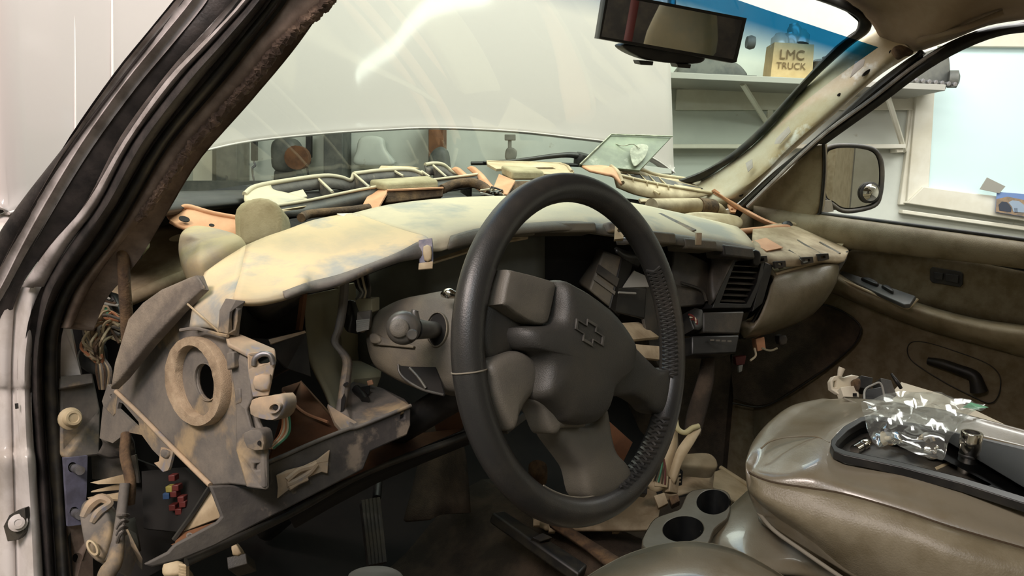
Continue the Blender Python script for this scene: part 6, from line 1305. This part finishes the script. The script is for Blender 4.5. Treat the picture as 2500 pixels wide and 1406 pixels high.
# ---------------------------------------------------------------- things in and on the tray
def socket(name, c, ax, r, h, lab, m='chrome'):
    t = thing(name, lab, 'socket', tuple(c), 'chrome sockets in the tray')
    lathe('socket_body', c, ax, [(r*.86, 0), (r*.9, .001), (r*.9, h*.55), (r, h*.6), (r, h-.001), (r*.94, h), (r*.72, h), (r*.7, h-.004)], m, t, 28)
    lathe('socket_bore', Vector(c)+Vector(ax).normalized()*(h-.0038), ax, [(r*.7, 0), (r*.7, .0002)], 'void', t, 18)
    lathe('socket_band', Vector(c)+Vector(ax).normalized()*(h*.42), ax, [(r*.9, 0), (r*.94, .001), (r*.94, .003), (r*.9, .004)], 'blackpl', t, 28)
sc1 = tf(2345, 1150, .001)
socket('deep_socket', tf(2358, 1156, .001), TP[1]*.6+Vector((0, 0, 1)), .0135, .060, 'tall upright chrome deep socket standing in the tray')
sa = (tf(2124, 1078, .008)-tf(2086, 1100, .008)); socket('small_socket', tf(2086, 1098, .009), sa, .0078, .038, 'small chrome socket lying at the front of the tray')
gm = tag(box('rubber_scrap', tf(2281, 1146, .001), tf(2318, 1130, .001)-tf(2281, 1146, .001), tf(2286, 1152, .001)-tf(2281, 1146, .001), TP[1]*.004, 'gasket', None, .001), 'small flat ivory scrap beside the tall chrome socket', 'scrap')
gm2 = tag(box('white_chip', tf(2388, 1118, .001), tf(2398, 1112, .001)-tf(2388, 1118, .001), tf(2390, 1126, .001)-tf(2388, 1118, .001), TP[1]*.012, 'white', None, .001), 'tiny white chip behind the tall chrome socket', 'scrap')
# plastic bag with clips
bgm = bpy.data.materials.new('clear crinkled plastic film'); bgm.use_nodes = True; nt = bgm.node_tree; N = nt.nodes; N.clear(); L = nt.links
o_ = N.new('ShaderNodeOutputMaterial'); t_ = N.new('ShaderNodeBsdfTransparent'); t_.inputs[0].default_value = (.93, .95, .94, 1); g_ = N.new('ShaderNodeBsdfGlossy'); g_.inputs['Roughness'].default_value = .08
df = N.new('ShaderNodeBsdfDiffuse'); df.inputs[0].default_value = (.7, .7, .66, 1); m1 = N.new('ShaderNodeMixShader'); m1.inputs[0].default_value = .10
lw_ = N.new('ShaderNodeLayerWeight'); lw_.inputs[0].default_value = .09; m2 = N.new('ShaderNodeMixShader')
L.new(t_.outputs[0], m1.inputs[1]); L.new(df.outputs[0], m1.inputs[2]); L.new(lw_.outputs['Facing'], m2.inputs[0]); L.new(m1.outputs[0], m2.inputs[1]); L.new(g_.outputs[0], m2.inputs[2]); L.new(m2.outputs[0], o_.inputs[0])
pb = thing('plastic_bag', 'crinkled clear plastic bag of clips lying on the tray', 'bag', tuple(D(2240, 1040, 1.1)))
random.seed(11)
def sheet(cols, amp, nm, nu=6, nv=6):
    T = [cr(DL(c_), nv) for c_ in cols]; T = [cr(list(r), nu) for r in zip(*T)]
    nr, nc = len(T), len(T[0]); vs = []
    # sharp creases: sum of random folded planes
    folds = [(Vector((random.gauss(0, 1), random.gauss(0, 1), random.gauss(0, 1))).normalized(), random.uniform(.012, .05), random.uniform(0, 1)) for _ in range(12)]
    for r in T:
        for p in r:
            h = 0
            for d_, w_, ph in folds: h += abs(((p.dot(d_)/w_+ph) % 1)-.5)*2-.5
            vs.append(p+Vector((random.uniform(-.0006, .0006), random.uniform(-.0006, .0006), h*amp)))
    fs = [(i*nc+j, i*nc+j+1, (i+1)*nc+j+1, (i+1)*nc+j) for i in range(nr-1) for j in range(nc-1)]
    return obj(nm, vs, fs, bgm, pb, ang=22)
sheet([[(2100, 985, 1.2), (2108, 1010, 1.16), (2120, 1060, 1.09), (2130, 1085, 1.06)], [(2190, 958, 1.22), (2180, 1000, 1.15), (2175, 1050, 1.07), (2180, 1090, 1.02)], [(2260, 955, 1.22), (2240, 1010, 1.13), (2235, 1060, 1.05), (2240, 1110, 1.0)], [(2340, 972, 1.21), (2320, 1010, 1.13), (2300, 1060, 1.05), (2300, 1130, .99)], [(2412, 994, 1.2), (2370, 1012, 1.14), (2335, 1048, 1.08), (2310, 1090, 1.03)]], .0024, 'bag_front')
sheet([[(2110, 975, 1.24), (2130, 1000, 1.2), (2150, 1040, 1.15)], [(2200, 962, 1.26), (2220, 1000, 1.2), (2240, 1050, 1.12)], [(2280, 958, 1.26), (2290, 1010, 1.18), (2300, 1060, 1.1)], [(2405, 992, 1.23), (2360, 1010, 1.19), (2330, 1060, 1.09)]], .002, 'bag_back')
plate('green_zip', DL([(2370, 982, 1.198), (2414, 994, 1.195), (2385, 998, 1.19), (2350, 994, 1.19)]), mat('green zip', (120, 190, 150), .3), pb, .001, bevel=0)

for i in range(18):
    x_ = random.uniform(2140, 2305); y_ = 1050+(x_-2140)*.34+random.uniform(-22, 14)
    c_ = tf(x_, y_, random.uniform(.006, .02))
    t = lathe('trim_clip', c_, (random.gauss(0, 1), random.gauss(0, 1), random.gauss(0, 1)+.6), [(.003, -.008), (.0035, -.001), (.0095, 0), (.0115, .0016), (.008, .004), (.003, .005)], ['chrome', 'greyp', 'steel', 'chrome', 'gasket', 'blackpl'][i % 6], None, 12)
    tag(t, ['shiny chrome trim clip in the plastic bag', 'dull grey trim clip in the plastic bag', 'zinc steel trim clip in the plastic bag', 'polished trim clip in the plastic bag', 'ivory trim clip in the plastic bag', 'black trim clip in the plastic bag'][i % 6], 'clip', ['chrome', 'grey', 'steel', 'polished', 'ivory', 'black'][i % 6]+' trim clips in the plastic bag')
# switch assembly behind the armrest
sa_ = thing('white_switch_part', 'white plastic latch part standing behind the armrest front', 'part', tuple(D(2070, 940, 1.4)))
plate('white_frame', DL([(2028, 930, 1.38), (2036, 918, 1.38), (2050, 916, 1.38), (2060, 920, 1.385), (2080, 914, 1.39), (2098, 918, 1.39), (2100, 945, 1.39), (2098, 972, 1.38), (2070, 968, 1.37), (2048, 962, 1.37), (2030, 950, 1.38)]), 'white', sa_, .012, holes=[DL([(2036, 930, 1.38), (2044, 928, 1.38), (2043, 946, 1.38), (2035, 945, 1.38)])], bevel=.002)
tube('lever', DL([(2050, 918, 1.37), (2053, 905, 1.37), (2056, 898, 1.37)]), [.004, .0055, .006], 'white', sa_, 10)
fbox('latch_block', DL([(2052, 945, 1.365), (2095, 940, 1.37), (2098, 970, 1.36), (2060, 968, 1.355)]), .02, 'white', sa_)
plate('latch_hole', DL([(2083, 960, 1.352), (2092, 960, 1.352), (2092, 968, 1.352), (2083, 968, 1.352)]), 'void', sa_, .002, bevel=0)
sb_ = thing('black_switch_part', 'black clear plastic switch pieces heaped behind the armrest', 'part', tuple(D(2140, 950, 1.38)))
fbox('switch_box', DL([(2102, 916, 1.37), (2132, 922, 1.37), (2126, 952, 1.36), (2096, 945, 1.36)]), .03, 'blackpl', sb_)
fbox('switch_box', DL([(2150, 922, 1.38), (2176, 928, 1.38), (2190, 966, 1.37), (2158, 968, 1.36)]), .03, 'darkpl', sb_)
fbox('clear_box', DL([(2108, 952, 1.34), (2152, 944, 1.34), (2160, 972, 1.33), (2112, 978, 1.32)]), .03, 'blackpl', sb_)
tube('switch_lever', DL([(2176, 912, 1.36), (2190, 932, 1.35), (2200, 948, 1.35)]), [.002, .0035, .003], 'blackpl', sb_, 8)
tube('clear_edge', DL([(2110, 978, 1.31), (2112, 952, 1.33), (2130, 940, 1.33), (2150, 936, 1.33), (2160, 970, 1.32)]), .0018, 'greyp', sb_, 6)
puff('brown_knob', DL([(2082, 928, 1.37), (2096, 925, 1.37), (2100, 940, 1.37), (2094, 955, 1.36), (2084, 945, 1.37)]), 'tape', sb_, .01, .008)

# ================================================================ FLOOR JUNK
rail = thing('seat_rail', 'long black plastic channel lying on the floor under the wheel', 'channel', tuple(D(1310, 1330, 1.4)))
fbox('channel', DL([(1200, 1250, 1.30), (1232, 1246, 1.32), (1436, 1378, 1.20), (1415, 1400, 1.17)]), .02, 'seal2', rail, .004)
fbox('channel_foot', DL([(1325, 1300, 1.24), (1350, 1312, 1.24), (1320, 1322, 1.23), (1300, 1312, 1.23)]), .02, 'seal2', rail)
st_ = thing('floor_console_strip', 'brown floor trim strip beside the black channel', 'trim', tuple(D(1400, 1320, 1.4)))
surf('strip', [DL([(1340, 1278, 1.32), (1420, 1330, 1.27), (1490, 1385, 1.2)]), DL([(1370, 1272, 1.32), (1450, 1322, 1.27), (1530, 1372, 1.2)])], 'tape', st_, .01)
cv = thing('console_cover', 'upturned beige plastic cover lying under the wheel bottom', 'cover', tuple(D(1450, 1270, 1.35)))
surf('cover', [DL([(1300, 1262, 1.42), (1310, 1275, 1.38), (1330, 1288, 1.36)]), DL([(1400, 1240, 1.44), (1410, 1262, 1.38), (1420, 1290, 1.34)]), DL([(1520, 1190, 1.44), (1540, 1240, 1.36), (1540, 1292, 1.32)]), DL([(1590, 1170, 1.44), (1610, 1230, 1.36), (1600, 1288, 1.30)])], 'tan', cv, .006)
for a, b in ((1310, 1275), (1348, 1290), (1505, 1292)): fbox('cover_tab', DL([(a-8, b-8, 1.345), (a+8, b-8, 1.345), (a+8, b+8, 1.34), (a-8, b+8, 1.34)]), .02, 'tan', cv)
wtp = thing('white_trim_piece', 'pale forked plastic trim propped right of the steering wheel', 'trim', tuple(D(1640, 1120, 1.35)))
surf('blade', [DL([(1640, 1015, 1.38), (1620, 1070, 1.36), (1590, 1140, 1.34), (1575, 1190, 1.33)]), DL([(1650, 1020, 1.37), (1640, 1090, 1.35), (1620, 1150, 1.33), (1605, 1200, 1.32)]), DL([(1655, 1050, 1.38), (1655, 1100, 1.36), (1640, 1150, 1.34), (1630, 1190, 1.33)])], 'gasket', wtp, .006)
surf('blade', [DL([(1706, 1036, 1.38), (1680, 1060, 1.36), (1652, 1100, 1.34), (1632, 1160, 1.33)]), DL([(1712, 1048, 1.37), (1695, 1080, 1.35), (1665, 1130, 1.33), (1645, 1180, 1.32)])], 'gasket', wtp, .012)
tube('fork_edge', DL([(1648, 1018, 1.365), (1654, 1046, 1.36), (1672, 1056, 1.36), (1690, 1045, 1.365), (1706, 1040, 1.37)]), .005, 'cream', wtp, 8)
fl = thing('pale_flange', 'pale rounded bracket arm pointing to the passenger footwell', 'bracket', tuple(D(1700, 1130, 1.45)))
puff('arm', DL([(1655, 1118, 1.45), (1690, 1112, 1.46), (1730, 1113, 1.48), (1748, 1130, 1.47), (1745, 1148, 1.45), (1700, 1146, 1.43), (1655, 1140, 1.42)]), 'gasket', fl, .02, .01)
cnb = thing('connector_cluster', 'brown and black connectors clustered right of the wheel bottom', 'connector', tuple(D(1620, 1190, 1.33)))
for i, (l, m_) in enumerate((([(1600, 1160, 1.33), (1632, 1162, 1.33), (1630, 1190, 1.32), (1598, 1186, 1.32)], 'gasket'), ([(1638, 1168, 1.33), (1660, 1165, 1.34), (1655, 1205, 1.33), (1634, 1200, 1.32)], 'tan'), ([(1645, 1155, 1.36), (1668, 1150, 1.36), (1665, 1185, 1.36), (1648, 1188, 1.36)], 'blackpl'), ([(1596, 1210, 1.31), (1622, 1202, 1.31), (1632, 1228, 1.30), (1608, 1240, 1.30)], 'tan'), ([(1632, 1212, 1.32), (1655, 1206, 1.32), (1660, 1222, 1.31), (1640, 1232, 1.31)], 'tape'), ([(1560, 1178, 1.32), (1582, 1182, 1.32), (1580, 1206, 1.31), (1556, 1202, 1.31)], 'blackpl'))):
    fbox('connector_body', DL(l), .02, m_, cnb, .001)
for k in range(7):
    tube('wire', DL([(1615+random.uniform(-8, 8), 1085+k*6, 1.34), (1600+k*4, 1120+k*4, 1.33), (1575+k*8, 1165+k*3, 1.32)]), .0016, ['blackpl', 'red', 'whitew', 'blackpl', 'greenw', 'tape', 'red'][k], cnb, 5)
for k in range(3): tube('connector_pin_row', DL([(1648, 1160+k*9, 1.352), (1662, 1158+k*9, 1.354)]), .0015, 'gasket', cnb, 5, 1)
lp = tag(surf('light_floor_panel', [DL([(1600, 1230, 1.45), (1640, 1180, 1.55)]), DL([(1680, 1200, 1.5), (1690, 1160, 1.6)]), DL([(1740, 1195, 1.55), (1745, 1150, 1.7)])], 'tan', None, .004, nv=1), 'tan plastic panel lying flat between tunnel and scuff plate', 'panel')
rkn = tag(puff('grommet', DL([(1290, 1140, 1.45), (1310, 1128, 1.45), (1335, 1138, 1.45), (1330, 1165, 1.43), (1300, 1168, 1.43)]), 'tape', None, .03, .015), 'dark round grommet in the footwell seen through the wheel', 'grommet')
fpc = tag(puff('pale_object', DL([(850, 1408, 1.15), (890, 1392, 1.15), (950, 1392, 1.15), (985, 1410, 1.15), (960, 1430, 1.12), (870, 1430, 1.12)]), 'greyp', None, .03, .01), 'grey cloth edge at the very bottom of the photo', 'cloth')
lamp('ceiling_lamp', G(1.85, .44, 1.88), G(4.3, 1.08, 1.88), 'fluorescent ceiling lamp beside the truck whose glare shows on the hood', 15, .07)
rs = tag(tube('red_strap', [Vector((-.44, -1.1, .55)), Vector((-.43, -1.08, .3)), Vector((-.42, -1.04, .14))], .014, 'red', None, 8, flat=.2), 'red strap hanging above the driver seat back, seen in the rear-view mirror', 'strap')
